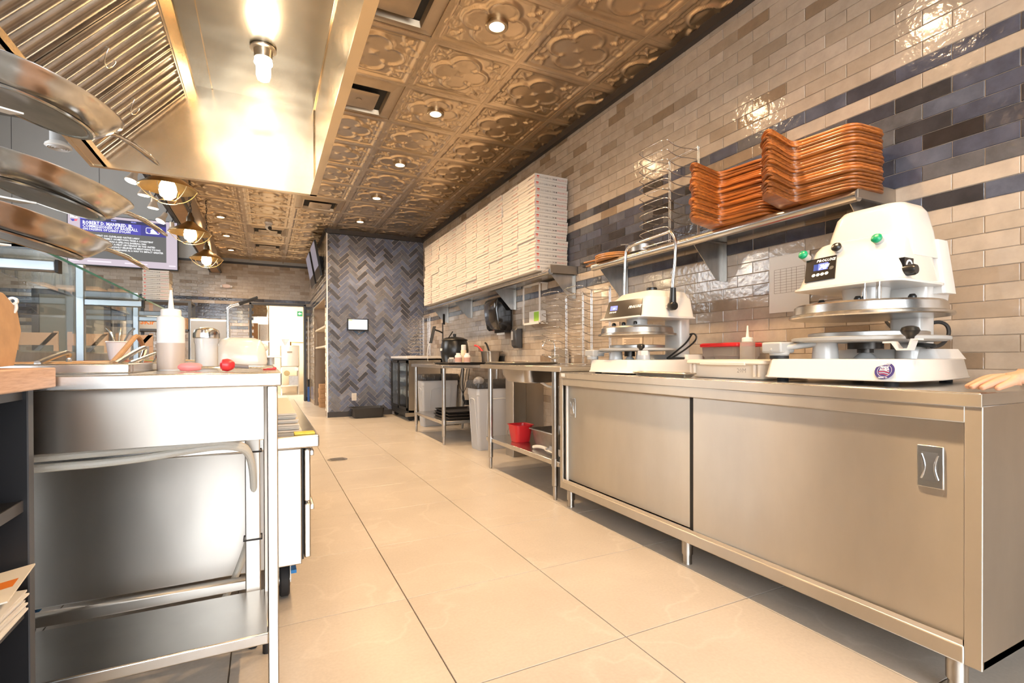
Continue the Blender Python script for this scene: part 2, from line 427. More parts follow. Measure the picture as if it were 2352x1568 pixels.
# ---- passage wall (side of the blue wall), back wall, dining side
AY0, AY1, AZ, AX = 8.62, 10.66, 1.92, 1.30     # alcove in the passage wall
wp = MB(); wp.box(PXW, EY+.1, 0, PXW+.2, AY0, CZ+.1); wp.box(PXW, AY1, 0, PXW+.2, 13.0, CZ+.1); wp.box(PXW, AY0, AZ, PXW+.2, AY1, CZ+.1)
wp.box(AX, AY0-.1, 0, AX+.05, AY1+.1, AZ+.1); wp.box(PXW+.2, AY0-.06, 0, AX, AY0, AZ+.1); wp.box(PXW+.2, AY1, 0, AX, AY1+.06, AZ+.1); wp.box(PXW+.2, AY0, AZ, AX, AY1, AZ+.1)
wall_passage = struct(wp, 'wall_passage', GROUT)
tiled(wall_passage, brick_tiles(EY+.02, BY, .085, 2.93, lambda u, z: (PXW, u, z), skip=lambda u, z: AY0-.03 < u < AY1+.03 and z < AZ), (0, -1, 0), (0, 0, 1), 0)
DX0, DX1, DZ = -.255, .772, 2.07      # doorway
wb = MB(); wb.box(-4.6, BY, 0, DX0, BY+.14, CZ); wb.box(DX1, BY, 0, PXW+.1, BY+.14, CZ); wb.box(DX0, BY, DZ, DX1, BY+.14, CZ)
wall_back = struct(wb, 'wall_back', GROUT)
tiled(wall_back, brick_tiles(-4.6, PXW, .085, 2.90, lambda u, z: (u, BY, z), skip=lambda u, z: DX0-.02 < u < DX1+.02 and z < DZ+.02), (1, 0, 0), (0, 0, 1), 0)
GREYW = mat('grey_paint', (.50, .49, .47), .75, noise=(2, (1, 1, 1), .05))
struct(MB().box(-4.6, BY-.02, 2.93, PXW, BY+.14, 5.2), 'wall_upper', GREYW)
struct(MB().box(-4.6, BY-.035, 2.895, PXW, BY, 2.935), 'trim_2', TRIM)
struct(MB().box(DX1+.04, BY-.014, 0, PXW, BY, .085), 'baseboard_back', TRIM)
fr = MB(); FRM = mat('door_frame_paint', (.05, .052, .056), .4)
fr.box(DX0-.035, BY-.05, 0, DX0+.01, BY+.16, DZ+.035); fr.box(DX1-.01, BY-.05, 0, DX1+.035, BY+.16, DZ+.035); fr.box(DX0-.035, BY-.05, DZ, DX1+.035, BY+.16, DZ+.04)
struct(fr, 'door_1', FRM, bev=.003)
# dining-side left wall with a dark doorway, high ceiling
wl = MB(); wl.box(-4.72, FRONT_Y, 0, -4.6, 6.0, 5.2); wl.box(-4.72, 9.0, 0, -4.6, BY+.1, 5.2); wl.box(-4.72, 4.5, 0, -4.6, 9.0, 2.3); wl.box(-4.72, 4.5, 4.1, -4.6, 9.0, 5.2); struct(wl, 'wall_left', GREYW)
wl = MB()
for y in (6.0, 7.5, 9.0): wl.box(-4.69, y-.03, 2.3, -4.63, y+.03, 4.1)
wl.box(-4.69, 6.0, 2.3, -4.63, 9.0, 2.36); wl.box(-4.69, 6.0, 4.04, -4.63, 9.0, 4.1); struct(wl, 'window_3', FRM)
for k in range(3): struct(MB().box(-3.98+k*1.22, BY-.024, 2.935, -3.972+k*1.22, BY-.018, 5.2), 'trim_%d' % (10+k), mat('panel_seam', (.12, .12, .12), .8))
struct(MB().box(-4.72, FRONT_Y-.1, 5.2, -.75, BY+.2, 5.3), 'ceiling_dining', mat('high_ceiling', (.30, .29, .28), .9))
dd = MB(); dd.box(-3.62, BY-.03, 0, -2.70, BY-.012, 2.11); struct(dd, 'door_2', mat('olive_door', (.22, .205, .16), .5))
df = MB(); df.box(-3.72, BY-.05, 0, -3.62, BY, 2.2); df.box(-2.70, BY-.05, 0, -2.60, BY, 2.2); df.box(-3.72, BY-.05, 2.11, -2.60, BY, 2.2); struct(df, 'trim_3', TRIM)

# ---- front wall behind the camera, with the glazed door and windows the daylight comes through
fw = MB(); yy = FRONT_Y
fw.box(-4.72, yy-.12, 0, -4.35, yy, 5.3); fw.box(-4.35, yy-.12, 0, -1.15, yy, 1.1); fw.box(-4.35, yy-.12, 3.3, -1.15, yy, 5.3)
fw.box(-1.15, yy-.12, 0, -.95, yy, 5.3); fw.box(-.95, yy-.12, 2.65, WX+.12, yy, 5.3); fw.box(1.45, yy-.12, 0, WX+.12, yy, 2.65); fw.box(-.95, yy-.12, 0, 1.45, yy, .05)
struct(fw, 'wall_front', mat('front_wall', (.05, .048, .046), .7))
for k, (xa, xb, za, zb) in enumerate(((-.95, 1.45, .05, 2.65), (-4.35, -1.15, 1.1, 3.3))):
    f = MB()
    for x in [xa, xa+(xb-xa)/3, xa+2*(xb-xa)/3, xb]: f.box(x-.03, yy-.1, za, x+.03, yy-.04, zb)
    f.box(xa, yy-.1, za-.0, xb, yy-.04, za+.06); f.box(xa, yy-.1, zb-.06, xb, yy-.04, zb)
    struct(f, 'window_%d' % (k+1), FRM)

# ---- tin ceiling
CX0, CY0, CT = .9667, 2.4676, .6096
TIN = mat('antique_tin', (.70, .55, .38), .31, 1.0, noise=(4, (1, 1, 1), .15), bump=[(230, (1, 1, 1), .10, .002)])
TINB = mat('tin_bar', (.68, .53, .36), .36, .9, noise=(20, (1, 1, 1), .2))
ceiling = struct(MB().box(-.80, FRONT_Y-.1, CZ+.02, WX+.1, BY+.1, CZ+.1), 'ceiling', TRIM)
def relief(u, v):
    a, b = abs(u), abs(v); e = max(a, b); h = 0.0
    def ridge(d, wdt): return math.exp(-(d/wdt)**2)
    h += .008*min(1, max(0, (e-.86)/.05))*-1                       # rim sits lower than the field
    h += .004*ridge(e-.80, .018)*-1 + .003*ridge(e-.87, .014)*-1
    # four petals
    ds = [math.hypot(u-cx, v-cy)-.315 for cx, cy in ((.345, 0), (-.345, 0), (0, .345), (0, -.345))]
    d = min(ds)
    h -= .011*ridge(d-.02, .040)                                    # raised outline
    if d < -.015: h -= .004+.0016*math.sin(u*95)*math.sin(v*95+u*30)
    # leaf knots between the petals
    for sx in (-1, 1):
        for sy in (-1, 1):
            q = math.hypot(u-sx*.265, v-sy*.265)
            h -= .010*ridge(q, .05)*(.7+.3*math.cos(5*math.atan2(v-sy*.245, u-sx*.245)))
            # corner scrolls
            cu, cv = u-sx*.80, v-sy*.80
            rr = math.hypot(cu, cv)
            h -= .006*ridge(rr-.30, .028)*(1 if (cu*sx < 0.02 and cv*sy < .02) else 0)
            h -= .005*ridge(abs(a-b), .035)*(1 if .50 < e < .74 else 0)*.5
    for (cx, cy) in ((.80, .33), (.80, -.33), (-.80, .33), (-.80, -.33)):
        h -= .004*ridge(math.hypot(u-cx, v-cy)-.13, .025)
    return h
def tin_mesh(cut=1.0, plain=False, N=62):
    mb = MB(); M = max(4, int(N*cut)); hs = CT/2-.006
    for i in range(M+1):
        for j in range(N+1):
            u = -1+2*i/N if cut < 1 else -1+2*i/M
            if i == M: u = -1+2*cut
            v = -1+2*j/N
            h = relief(u, v)
            mb.v.append((u*hs, v*hs, h*1.5))
    for i in range(M):
        for j in range(N):
            p = i*(N+1)+j; mb.f.append((p, p+1, p+N+2, p+N+1)); mb.m.append(0)
    return mb.mesh('tin_panel', TIN, smooth=80)
tin, tin_cut = tin_mesh(), tin_mesh(.43)
VENTS = {(-1, 0), (-1, 2), (-1, 7), (-2, 10), (-2, 12)}
for i in range(-3, 3):
    for j in range(-9, 16):
        if (i, j) in VENTS: continue
        cx, cy = CX0+(i+.5)*CT, CY0+(j+.5)*CT
        if cy > BY: continue
        o = bpy.data.objects.new('tin_panel', tin_cut if i == 2 else tin); COL.objects.link(o); o.parent = ceiling; o.location = (cx, cy, CZ)
for i in range(-2, 3):
    x = CX0+i*CT; MB().box(x-.012, FRONT_Y, CZ-.014, x+.012, BY-.02, CZ-.004).build('grid_bar', TINB, ceiling)
for j in range(-8, 16):
    y = CY0+j*CT; MB().box(-.80, y-.012, CZ-.013, WX-.04, y+.012, CZ-.004).build('grid_bar', TINB, ceiling)
cut = MB(); cut.box(WX-.045, FRONT_Y, 2.925, WX+.001, EY, CZ-.002); cut.box(PXW, EY-.05, 2.915, WX, EY+.001, CZ-.002); struct(cut, 'trim_4', TRIM)
struct(MB().box(PXW-.03, EY, 2.93, PXW+.001, BY, CZ-.002), 'trim_5', TRIM)
# bulkhead at the left edge of the tin ceiling
BRONZE = mat('bronze_paint', (.40, .23, .10), .45, noise=(6, (1, 1, 1), .15))
bk = MB(); bk.box(-.98, FRONT_Y, 2.70, -.80, BY-.02, 3.2); bk.box(-.985, FRONT_Y, 3.2, -.74, BY-.02, 5.25)
struct(bk, 'wall_bulkhead', mat('bulkhead_paint', (.42, .36, .29), .6))
MB().box(-.96, 2.0, 2.69, -.82, BY-.02, 2.70).build('underside', BRONZE, bpy.data.objects['wall_bulkhead'])
for k, x in enumerate((-.985, -.80)): MB().box(x-.008, 2.0, 2.682, x+.012, BY-.02, 2.712).build('edge_bead', TRIM, bpy.data.objects['wall_bulkhead'])

# ---- back room seen through the doorway
CREAM = mat('cream_wall', (.80, .70, .56), .7)
struct(MB().box(-1.6, 14.9, 0, 1.7, 15.0, CZ), 'wall_far', CREAM)
struct(MB().box(-1.7, BY+.14, 0, -1.6, 15, CZ), 'wall_far_left', CREAM); struct(MB().box(1.6, BY+.14, 0, 1.7, 15, CZ), 'wall_far_right', CREAM)
struct(MB().box(-1.7, BY+.1, 2.75, 1.7, 15, 2.85), 'ceiling_far', mat('room_ceiling', (.8, .75, .66), .8))
# ================================================================ ceiling fixtures
def spot(name, parent, loc, watts, col=WARM, angle=150, blend=1.0, r=.045):
    l = bpy.data.lights.new(name, 'SPOT'); l.energy = watts; l.color = col; l.spot_size = math.radians(angle); l.spot_blend = blend; l.shadow_soft_size = r
    o = bpy.data.objects.new(name, l); COL.objects.link(o); o.parent = parent; o.location = loc
    return o
def point(name, parent, loc, watts, col=WARM, r=.04):
    l = bpy.data.lights.new(name, 'POINT'); l.energy = watts; l.color = col; l.shadow_soft_size = r
    o = bpy.data.objects.new(name, l); COL.objects.link(o); o.parent = parent; o.location = loc
    return o
LENS = glow('lit_lens', (1.0, .86, .66), 14.0)
RING = mat('bronze_ring', (.50, .40, .28), .3, 1.0)
def downlight(x, y, label):
    t = thing('recessed_light', label, 'ceiling light', (x, y, CZ-.024), group='recessed ceiling lights')
    MB().lathe([(.047, .0), (.066, -.004), (.070, .0), (.070, .020), (.047, .020)], (0, 0, 0), 28, closed=True).build('trim_ring', RING, t, local=True)
    MB().lathe([(.0001, .006), (.030, .004), (.047, .010), (.047, .02), (.0001, .02)], (0, 0, 0), 24).build('lens', LENS, t, local=True)
    spot('lamp_light', t, (0, 0, -.012), DOWNLIGHT_W)
for k in range(-2, 5):
    downlight(1.28, 2.77+k*1.2192, 'recessed light in the kitchen row, %s' % (['', 'just behind the viewpoint', 'farthest behind the viewpoint'][-k] if k < 0 else '%s from the viewpoint' % ORD[k]))
for k in range(3):
    downlight(-.56, CY0+(9.5+2*k)*CT, 'recessed light in the row over the doorway side, %s from the pendant lamps' % ORD[k])
# square air diffusers in plain ceiling panels
VM = mat('tin_diffuser', (.50, .39, .27), .38, .7, noise=(5, (1, 1, 1), .15)); VD = mat('vent_dark', (.02, .018, .015), .8)
VL = ['square air diffuser nearest the viewpoint, beside the hood edge', 'square air diffuser half hidden behind the hood rim', 'square air diffuser just past the far corner of the hood', 'square air diffuser next to the dome camera', 'square air diffuser near the back wall, beyond the dome camera']
for lb, (i, j) in zip(VL, sorted(VENTS, key=lambda q: q[1])):
    cx, cy = CX0+(i+.5)*CT, CY0+(j+.5)*CT; h = CT/2-.013
    t = thing('air_diffuser', lb, 'vent', (cx, cy, CZ-.04), group='ceiling air diffusers')
    p = MB(); P = [rrect(cx, cy, h, h, .004, CZ-.004, 1), rrect(cx, cy, h-.05, h-.05, .004, CZ-.006, 1), rrect(cx, cy, h-.085, h-.085, .01, CZ-.026, 2)]
    p.loft([[(a, b, c) for a, b, c in rrect(cx, cy, q, q, .008, z, 2)] for q, z in ((h, CZ-.003), (h-.045, CZ-.006), (h-.075, CZ-.03), (h-.09, CZ-.03), (h-.10, CZ+.004))], caps=False)
    p.build('panel', VM, t)
    MB().box(cx-h+.09, cy-h+.09, CZ+.006, cx+h-.09, cy+h-.09, CZ+.012).build('throat', VD, t)
    c = MB(); c.loft([rrect(cx, cy, q, q, .01, z, 2) for q, z in ((.095, CZ-.012), (.125, CZ-.022), (.135, CZ-.034), (.105, CZ-.040), (.06, CZ-.036))]); c.build('centre_plate', VM, t)
    MB().lathe([(.022, -.002), (.022, .004)], (cx, cy, CZ-.04), 16).build('adjuster', VM, t)
# dome camera
q = Vector((.059, 8.34, CZ))
t = thing('dome_camera', 'small white dome security camera on the tin ceiling', 'camera', (q.x, q.y, CZ-.13))
MB().lathe([(.055, -.006), (.055, -.03), (.045, -.038), (.0001, -.038)], q, 20).build('mount', WHITEP, t)
MB().ball(q+Vector((0, -.01, -.075)), .05, 1, 20).build('housing', WHITEP, t)
MB().cyl(q+Vector((.01, -.035, -.09)), q+Vector((.018, -.066, -.105)), .026, 16).build('lens', BLACK, t)

# ================================================================ exhaust hood
HX0, HX1, HY1, HZ0, HZ1, HT = -.87, .32, 3.63, 2.05, 2.63, .012
HY0 = -.35
t = thing('exhaust_hood', 'large stainless exhaust hood with sloped baffle filters over the cook line', 'hood', ((HX0+HX1)/2, 2.0, HZ0))
def hslab(name, mb, m=HOODM, par=None, **k): return mb.build(name, m, par or t, **k)
TX0 = -.41
hslab('right_panel', MB().box(HX1-HT, HY0, HZ0, HX1, HY1, HZ1+.3))
hslab('far_panel', MB().box(HX0, HY1-HT, HZ0, HX1-HT, HY1, HZ1+.3))
hslab('near_panel', MB().box(HX0, HY0, HZ0, HX1-HT, HY0+HT, HZ1+.3))
hslab('left_panel', MB().box(HX0-.02, HY0, HZ0-.002, HX0, HY1, HZ1+.3))
hslab('roof_panel', MB().box(TX0-.06, HY0+HT, HZ1, HX1-HT, HY1-HT, HZ1+.012), mat('hood_roof', (.44, .44, .42), .24, 1.0, bump=[(2.0, (1, 1, 1), .18, .05)], noise=(4, (1, 1, 1), .12)))
rim = MB(); rim.box(HX1-.042, HY0, HZ0-.003, HX1+.001, HY1, HZ0+.004); rim.box(HX0-.02, HY1-.03, HZ0-.003, HX1, HY1+.001, HZ0+.004)
hslab('rim', rim)
for x in (TX0+.12,): hslab('seam', MB().box(x, HY0+.02, HZ1-.003, x+.006, HY1-.02, HZ1+.001))
sr = MB(); sr.cyl((HX1-HT-.002, HY1-HT-.002, HZ0), (HX1-HT-.002, HY1-HT-.002, HZ1), .005, 8); sr.cyl((HX1-HT-.003, HY0+.02, HZ1-.003), (HX1-HT-.003, HY1-HT, HZ1-.003), .004, 8); hslab('corner_weld', sr)
# filter bank: slope from the trough (-.86, 2.10) up to (-.41, 2.60)
FA, FB = Vector((-.855, 0, 2.115)), Vector((TX0-.025, 0, 2.585)); FD = (FB-FA).normalized(); FN = Vector((FD.z, 0, -FD.x))   # FN faces down-right into the hood
FL = (FB-FA).length
fk = MB()
def strip(mb, s0, s1, n0, n1, y0, y1):
    mb.extr([FA+FD*s0+FN*n0+Vector((0, y0, 0)), FA+FD*s1+FN*n0+Vector((0, y0, 0)), FA+FD*s1+FN*n1+Vector((0, y0, 0)), FA+FD*s0+FN*n1+Vector((0, y0, 0))], (0, y1-y0, 0))
strip(fk, -.05, FL+.05, -.07, -.055, HY0+.02, HY1-HT)
hslab('filter_back', fk, mat('hood_dark', (.03, .025, .02), .6))
up = MB(); strip(up, FL-.005, FL+.055, -.05, .022, HY0+.02, HY1-HT); hslab('upper_rail', up)
tr = MB(); strip(tr, -.06, .0, -.05, .02, HY0+.02, HY1-HT); hslab('lower_rail', tr)
tg = MB(); tg.box(HX0, HY0+.02, HZ0+.001, HX0+.055, HY1-HT, HZ0+.012); tg.box(HX0+.045, HY0+.02, HZ0+.001, HX0+.055, HY1-HT, HZ0+.05); hslab('grease_trough', tg)
FW_, NP = .494, 8
BAF = mat('baffle_steel', (.56, .51, .46), .24, 1.0, noise=(7, (1, 1, 1), .25))
prof = [(-.036, -.012), (-.030, .002), (-.018, .010), (0, .013), (.018, .010), (.030, .002), (.036, -.012), (.031, -.012), (.016, .004), (0, .007), (-.016, .004), (-.031, -.012)]
bm_ = MB(); n = len(prof)
rings = [[tuple(FA+FD*s_+FN*b+Vector((0, a, 0))) for a, b in prof] for s_ in (.012, FL-.012)]
bm_.loft(rings); baf = bm_.mesh('baffle', BAF, Vector((0, 0, 0)), 50)
hp = [FA+FD*(FL*.52)+FN*.012+Vector((0, -.055, 0)), FA+FD*(FL*.52)+FN*.018+Vector((0, -.06, 0)), FA+FD*(FL*.47)+FN*.028+Vector((0, -.052, 0)), FA+FD*(FL*.43)+FN*.034+Vector((0, -.025, 0)), FA+FD*(FL*.43)+FN*.034+Vector((0, .025, 0)), FA+FD*(FL*.47)+FN*.028+Vector((0, .052, 0)), FA+FD*(FL*.52)+FN*.018+Vector((0, .06, 0)), FA+FD*(FL*.52)+FN*.012+Vector((0, .055, 0))]
hnd = MB(); hnd.tube(hp, .0028, 8); hnd_me = hnd.mesh('filter_handle', CHROME, Vector((0, 0, 0)), 60)
for k in range(NP):
    yc = 3.622-.247-k*FW_
    if yc < HY0+.2: break
    fp = MB(); strip(fp, .0, .014, -.02, .016, yc-FW_/2+.003, yc+FW_/2-.003); strip(fp, FL-.014, FL, -.02, .016, yc-FW_/2+.003, yc+FW_/2-.003)
    for e in (-1, 1): strip(fp, 0, FL, -.02, .014, yc+e*(FW_/2-.011), yc+e*(FW_/2-.003))
    f = fp.build('baffle_filter', BAF, t)
    for q in range(6):
        o = bpy.data.objects.new('baffle', baf); COL.objects.link(o); o.parent = f; o.location = Vector((0, yc+(q-2.5)*.079, 0))-t.location
    o = bpy.data.objects.new('filter_handle', hnd_me); COL.objects.link(o); o.parent = f; o.location = Vector((0, yc, 0))-t.location
# hood lamps
BULB = glow('lit_bulb', (1.0, .84, .60), 26.0)
SHADEG = mat('jar_glass', (.95, .9, .8), .05, trans=1.0, ior=1.1)
for k, y in enumerate((3.02, 1.5, .2)):
    g = thing('hood_lamp', ['glass-jar hood lamp nearest the far end panel', 'second glass-jar hood lamp inside the hood', 'third glass-jar hood lamp, above the viewpoint'][k], 'lamp', (0.0, y, HZ1-.20), group='hood lamps')
    MB().lathe([(.0001, .0), (.062, .0), (.066, -.006), (.066, -.012), (.048, -.016), (.044, -.06), (.0001, -.06)], (0, y, HZ1-.001), 24).build('socket', STEEL, g)
    MB().lathe([(.043, -.062), (.046, -.085), (.040, -.095), (.036, -.10), (.036, -.15), (.030, -.172), (.012, -.182), (.0001, -.183)], (0, y, HZ1), 24).build('bulb', BULB, g)
    point('lamp_light', g, (0, 0, .035), HOOD_W, r=.05)

# ================================================================ pendant lamps on chains
BRASS = mat('aged_brass', (.42, .29, .13), .28, 1.0, noise=(12, (1, 1, 1), .2))
CAGE = mat('cage_wire', (.70, .58, .40), .3, 1.0)
FIL = glow('lit_pendant_bulb', (1.0, .80, .48), 22.0)
def pendant(x, y, zb, label, chain_top):
    t = thing('pendant_lamp', label, 'pendant lamp', (x, y, zb-.10), group='caged pendant lamps')
    c = (x, y, zb)
    MB().lathe([(.035, .135), (.045, .125), (.075, .10), (.125, .070), (.182, .028), (.19, .018), (.186, .016), (.178, .022), (.12, .062), (.07, .09), (.03, .115)], c, 32).build('shade', BRASS, t)
    MB().lathe([(.0001, .23), (.018, .225), (.02, .20), (.034, .18), (.036, .135), (.034, .12), (.0001, .12)], c, 20).build('socket', mat('dark_bronze', (.12, .085, .05), .4, .8), t)
    MB().lathe([(.022, .12), (.03, .09), (.052, .04), (.058, .005), (.05, -.035), (.026, -.058), (.0001, -.064)], c, 24).build('bulb', FIL, t)
    cg = MB()
    for k in range(6):
        a = PI/3*k+.3
        cg.tube([(x+math.cos(a)*r, y+math.sin(a)*r, zb+h) for r, h in ((.184, .02), (.160, -.02), (.11, -.065), (.062, -.082))], .0028, 6)
    cg.tube([(x+.062*math.cos(a*PI/10), y+.062*math.sin(a*PI/10), zb-.082) for a in range(20)], .0028, 6, closed=True)
    cg.build('cage', CAGE, t)
    ch = MB(); z = zb+.225; k = 0
    while z < chain_top:
        pts = []
        for a in range(10):
            th = 2*PI*a/10; u_, v_ = .008*math.cos(th), .020*math.sin(th)
            pts.append((x+(u_ if k % 2 else 0), y+(0 if k % 2 else u_), z+.018+v_))
        ch.tube(pts, .0024, 5, closed=True); z += .031; k += 1
    ch.build('chain', TRIM, t)
    cw = MB(); cw.tube([(x+.012*math.sin(i*1.3), y+.012*math.cos(i*.9), zb+.22+(chain_top-zb-.22)*i/14) for i in range(15)], .003, 6); cw.build('cord', BLACKM, t)
    point('lamp_light', t, (0, 0, .035), PENDANT_W, (1.0, .76, .46), r=.05)
pendant(-.64, 4.45, 2.19, 'caged brass pendant lamp nearest the hood, largest of the three', 2.95)
pendant(-.67, 5.95, 2.19, 'caged brass pendant lamp in the middle of the three', 2.95)
pendant(-.66, 7.40, 2.19, 'caged brass pendant lamp farthest along, smallest of the three', 2.95)

# ================================================================ track lights
t = thing('track_rail', 'black ceiling track with white spotlight heads beside the television', 'track light', (-1.21, 7.5, 2.98))
MB().box(-1.225, 5.6, 3.02, -1.19, 9.1, 3.05).build('rail', TRIM, t)
for y in (5.8, 8.9): MB().cyl((-1.207, y, 3.05), (-1.207, y, 5.2), .006, 8).build('hanger', TRIM, t)
SPOTG = glow('lit_spot_face', (1.0, .93, .80), 5.0)
heads = [(6.05, -.25, .0), (6.55, -.5, -.5), (7.0, -.15, .1), (7.55, -.2, .1), (8.35, -.9, -.8), (8.85, .05, .05)]
for i, (y, tx, ty) in enumerate(heads):
    d = Vector((tx*.5, ty*.4, -1)).normalized()
    b = Vector((-1.207-.02, y, 2.96))
    h = MB(); h.cyl(b+Vector((.02, 0, .06)), b, .008, 8); h.build('head_stem', TRIM, t)
    s_ = MB(); s_.cyl(b, b+d*.07, .030, 16, r2=.034); s_.cyl(b+d*.07, b+d*.14, .034, 18, r2=.062)
    s_ = s_.build('spot_head', mat('pale_bronze', (.62, .48, .36), .4, .4), t)
    MB().cyl(b+d*.139, b+d*.146, .056, 18).build('spot_lens', SPOTG, s_)
    if i % 2 == 0:
        l_ = spot('lamp_light', t, b+d*.17-t.location, 45.0, (1, .86, .68), 110); l_.rotation_euler = d.to_track_quat('-Z', 'Y').to_euler()
# round ventilation outlet on its duct
t = thing('round_vent', 'round white ceiling vent under a short duct behind the pans', 'vent', (-2.27, 8.0, 3.5))
MB().cyl((-2.27, 8.0, 3.60), (-2.27, 8.0, 5.2), .085, 24).build('duct', mat('duct_grey', (.33, .32, .31), .5), t)
MB().lathe([(.085, .10), (.13, .06), (.135, .04), (.12, .03), (.0001, .03)], (-2.27, 8.0, 3.52), 28).build('flange', WHITEP, t)
for r in (.03, .055, .08, .10): MB().lathe([(r, .024), (r+.008, .018), (r+.012, .026), (r+.004, .032)], (-2.27, 8.0, 3.52), 24, closed=True).build('louvre', mat('louvre_grey', (.45, .42, .40), .5), t)
# ================================================================ right side: cabinet and presses
def at_pl(u, v, p0, n):
    d = _fw+CR*((u-CXP)/FPX)-CU*((v-CYP)/FPX); p0 = Vector(p0); n = Vector(n)
    return CAM+d*((p0-CAM).dot(n)/d.dot(n))
FX = 1.68
t = thing('steel_cabinet', 'long stainless work cabinet with two sliding doors under the dough presses', 'cabinet', (2.05, 1.66, 0))
c0, c1 = .617, 2.70
MB().box(FX+.003, c0+.003, .815, 2.43, c1, .852).build('worktop', STEEL_H, t, bev=.003)
MB().box(FX, c0, .8145, FX+.004, c1, .8485).build('front_edge', STEEL, t, bev=.001)
b = MB(); b.box(FX+.012, c0+.012, .772, FX+.03, c1-.012, .815); b.box(FX+.012, c0, .12, 2.42, c0+.012, .815); b.box(FX+.012, c1-.012, .12, 2.42, c1, .815)
b.box(2.40, c0, .12, 2.42, c1, .815); b.box(FX+.012, c0, .12, 2.42, c1, .14)
b.build('body', STEEL, t)
MB().box(FX+.002, c0-.002, .118, FX+.012, c0+.038, .815).build('corner_post', STEEL, t, bev=.003)
MB().box(FX+.002, c1-.03, .118, FX+.012, c1, .815).build('corner_post', STEEL, t, bev=.003)
MB().box(FX+.002, c0+.036, .770, FX+.014, c1-.03, .815).build('apron', STEEL, t, bev=.003)
MB().box(FX, c0+.036, .118, FX+.03, c1-.03, .168).build('bottom_rail', STEEL, t, bev=.005)
MB().box(FX+.004, c0+.04, .168, FX+.010, c1-.03, .182).build('door_track', CHROME, t)
def door(y0, y1, x, hy):
    d = MB(); d.box(x, y0, .176, x+.014, y1, .774)
    d = d.build('sliding_door', STEEL, t, bev=.003)
    # recessed pull
    p = MB(); p.box(x-.004, hy-.032, .575, x+.001, hy+.032, .695)
    p = p.build('pull_plate', STEEL_H, d, bev=.003)
    MB().loft([[(x-.0045, yy, zz) for _, yy, zz in [(0, hy-.020, .593), (0, hy+.020, .593), (0, hy+.020, .677), (0, hy-.020, .677)]]]+[[(x-.0042, hy-.017, .597), (x-.0042, hy+.017, .597), (x-.0042, hy+.017, .673), (x-.0042, hy-.017, .673)]]).build('finger_recess', CHROME, d)
    arc = MB(); arc.tube([(x-.006, hy+s*(.020-.008*math.sin(PI*i/8)), .60+.07*i/8) for s in (1,) for i in range(9)], .0025, 6); arc.tube([(x-.006, hy-.020+.008*math.sin(PI*i/8), .60+.07*i/8) for i in range(9)], .0025, 6); arc.build('finger_lip', CHROME, d)
door(c0+.040, 1.612, FX+.014, .735); door(1.640, c1-.045, FX+.034, 2.60)
MB().box(FX+.03, 1.606, .17, FX+.05, 1.645, .775).build('door_gap', BLACKM, t)
MB().box(FX+.028, c1-.045, .17, FX+.04, c1-.028, .775).build('door_edge', PAPER, t)
MB().box(FX-.001, c1-.06, .826, FX+.001, c1-.02, .846).build('maker_plate', PAPER, t)
for x in (1.735, 2.37):
    for y in (.69, 1.685, 2.655):
        MB().lathe([(.025, .12), (.025, .045), (.020, .043), (.020, .012), (.0215, .010), (.0215, 0)], (x, y, 0), 18).build('leg', STEEL, t)

# ---------------- large dough press
GL = mat('screen_black', (.010, .009, .010), .18)
BLUEGLOW = glow('blue_display', (.08, .12, 1.0), 2.2); DIGIT = glow('display_digits', (.75, .85, 1.0), 3.0)
t = thing('dough_press', 'large white dough press with green buttons on the near end of the cabinet', 'dough press', (2.03, 1.08, .852))
base = [(1.778, .93), (1.785, .862), (1.82, .838), (2.0, .832), (2.32, .885), (2.37, .93), (2.37, 1.27), (2.30, 1.31), (1.86, 1.325), (1.80, 1.335), (1.765, 1.30), (1.768, 1.25)]
def inset(P, k, z, c=None):
    cx, cy = c or (sum(p[0] for p in P)/len(P), sum(p[1] for p in P)/len(P))
    return [(cx+(x-cx)*k, cy+(y-cy)*k, z) for x, y in P]
MB().loft([inset(base, 1.0, .868), inset(base, 1.0, .874), inset(base, .985, .878), inset(base, .945, .936), inset(base, .93, .940)]).build('base', WHITEP, t, bev=.004)
MB().loft([rrect(2.235, 1.09, .11, .19, .02, .938), rrect(2.235, 1.09, .10, .17, .02, .975)]).build('base_step', WHITEP, t)
for x, y in ((1.83, .90), (1.83, 1.28), (2.3, .95), (2.3, 1.26)): MB().cyl((x, y, .852), (x, y, .869), .02, 14).build('foot', RUBBER, t)
MB().cyl((1.815, 1.285, .94), (1.815, 1.285, .952), .034, 20).build('pivot_seat', BLACKM, t)
arm = MB(); arm.cyl((1.815, 1.285, .951), (1.815, 1.285, .985), .036, 24); arm.extr([(1.80, 1.335, .965), (1.77, 1.29, .965), (1.90, 1.16, .992), (2.0, 1.2, .992)], (0, 0, .02)); arm.box(1.775, 1.25, .962, 1.86, 1.335, 1.006)
arm.build('swing_arm', GREYP, t, bev=.008)
PC = (2.03, 1.085)
MB().lathe([(.10, -.004), (.232, -.001), (.245, .004), (.245, .014), (.238, .017), (.0001, .017)], (*PC, 1.003), 48).build('swing_plate', GREYP, t)
MB().lathe([(.186, 0), (.188, .002), (.188, .015), (.184, .017), (.0001, .017)], (*PC, 1.0202), 48).build('lower_platen', mat('cast_aluminium', (.55, .54, .52), .38, 1.0), t)
for x, y, r in ((1.92, 1.17, .045), (2.16, 1.0, .05), (2.2, 1.2, .05)): MB().cyl((x, y, .938), (x, y, 1.0), r, 20, r2=r*.9).build('plate_rest', WHITEP, t)
k = MB(); k.cyl((1.98, 1.06, .938), (1.98, 1.06, .962), .042, 18, r2=.018); k.build('screw_cone', GREYP, t)
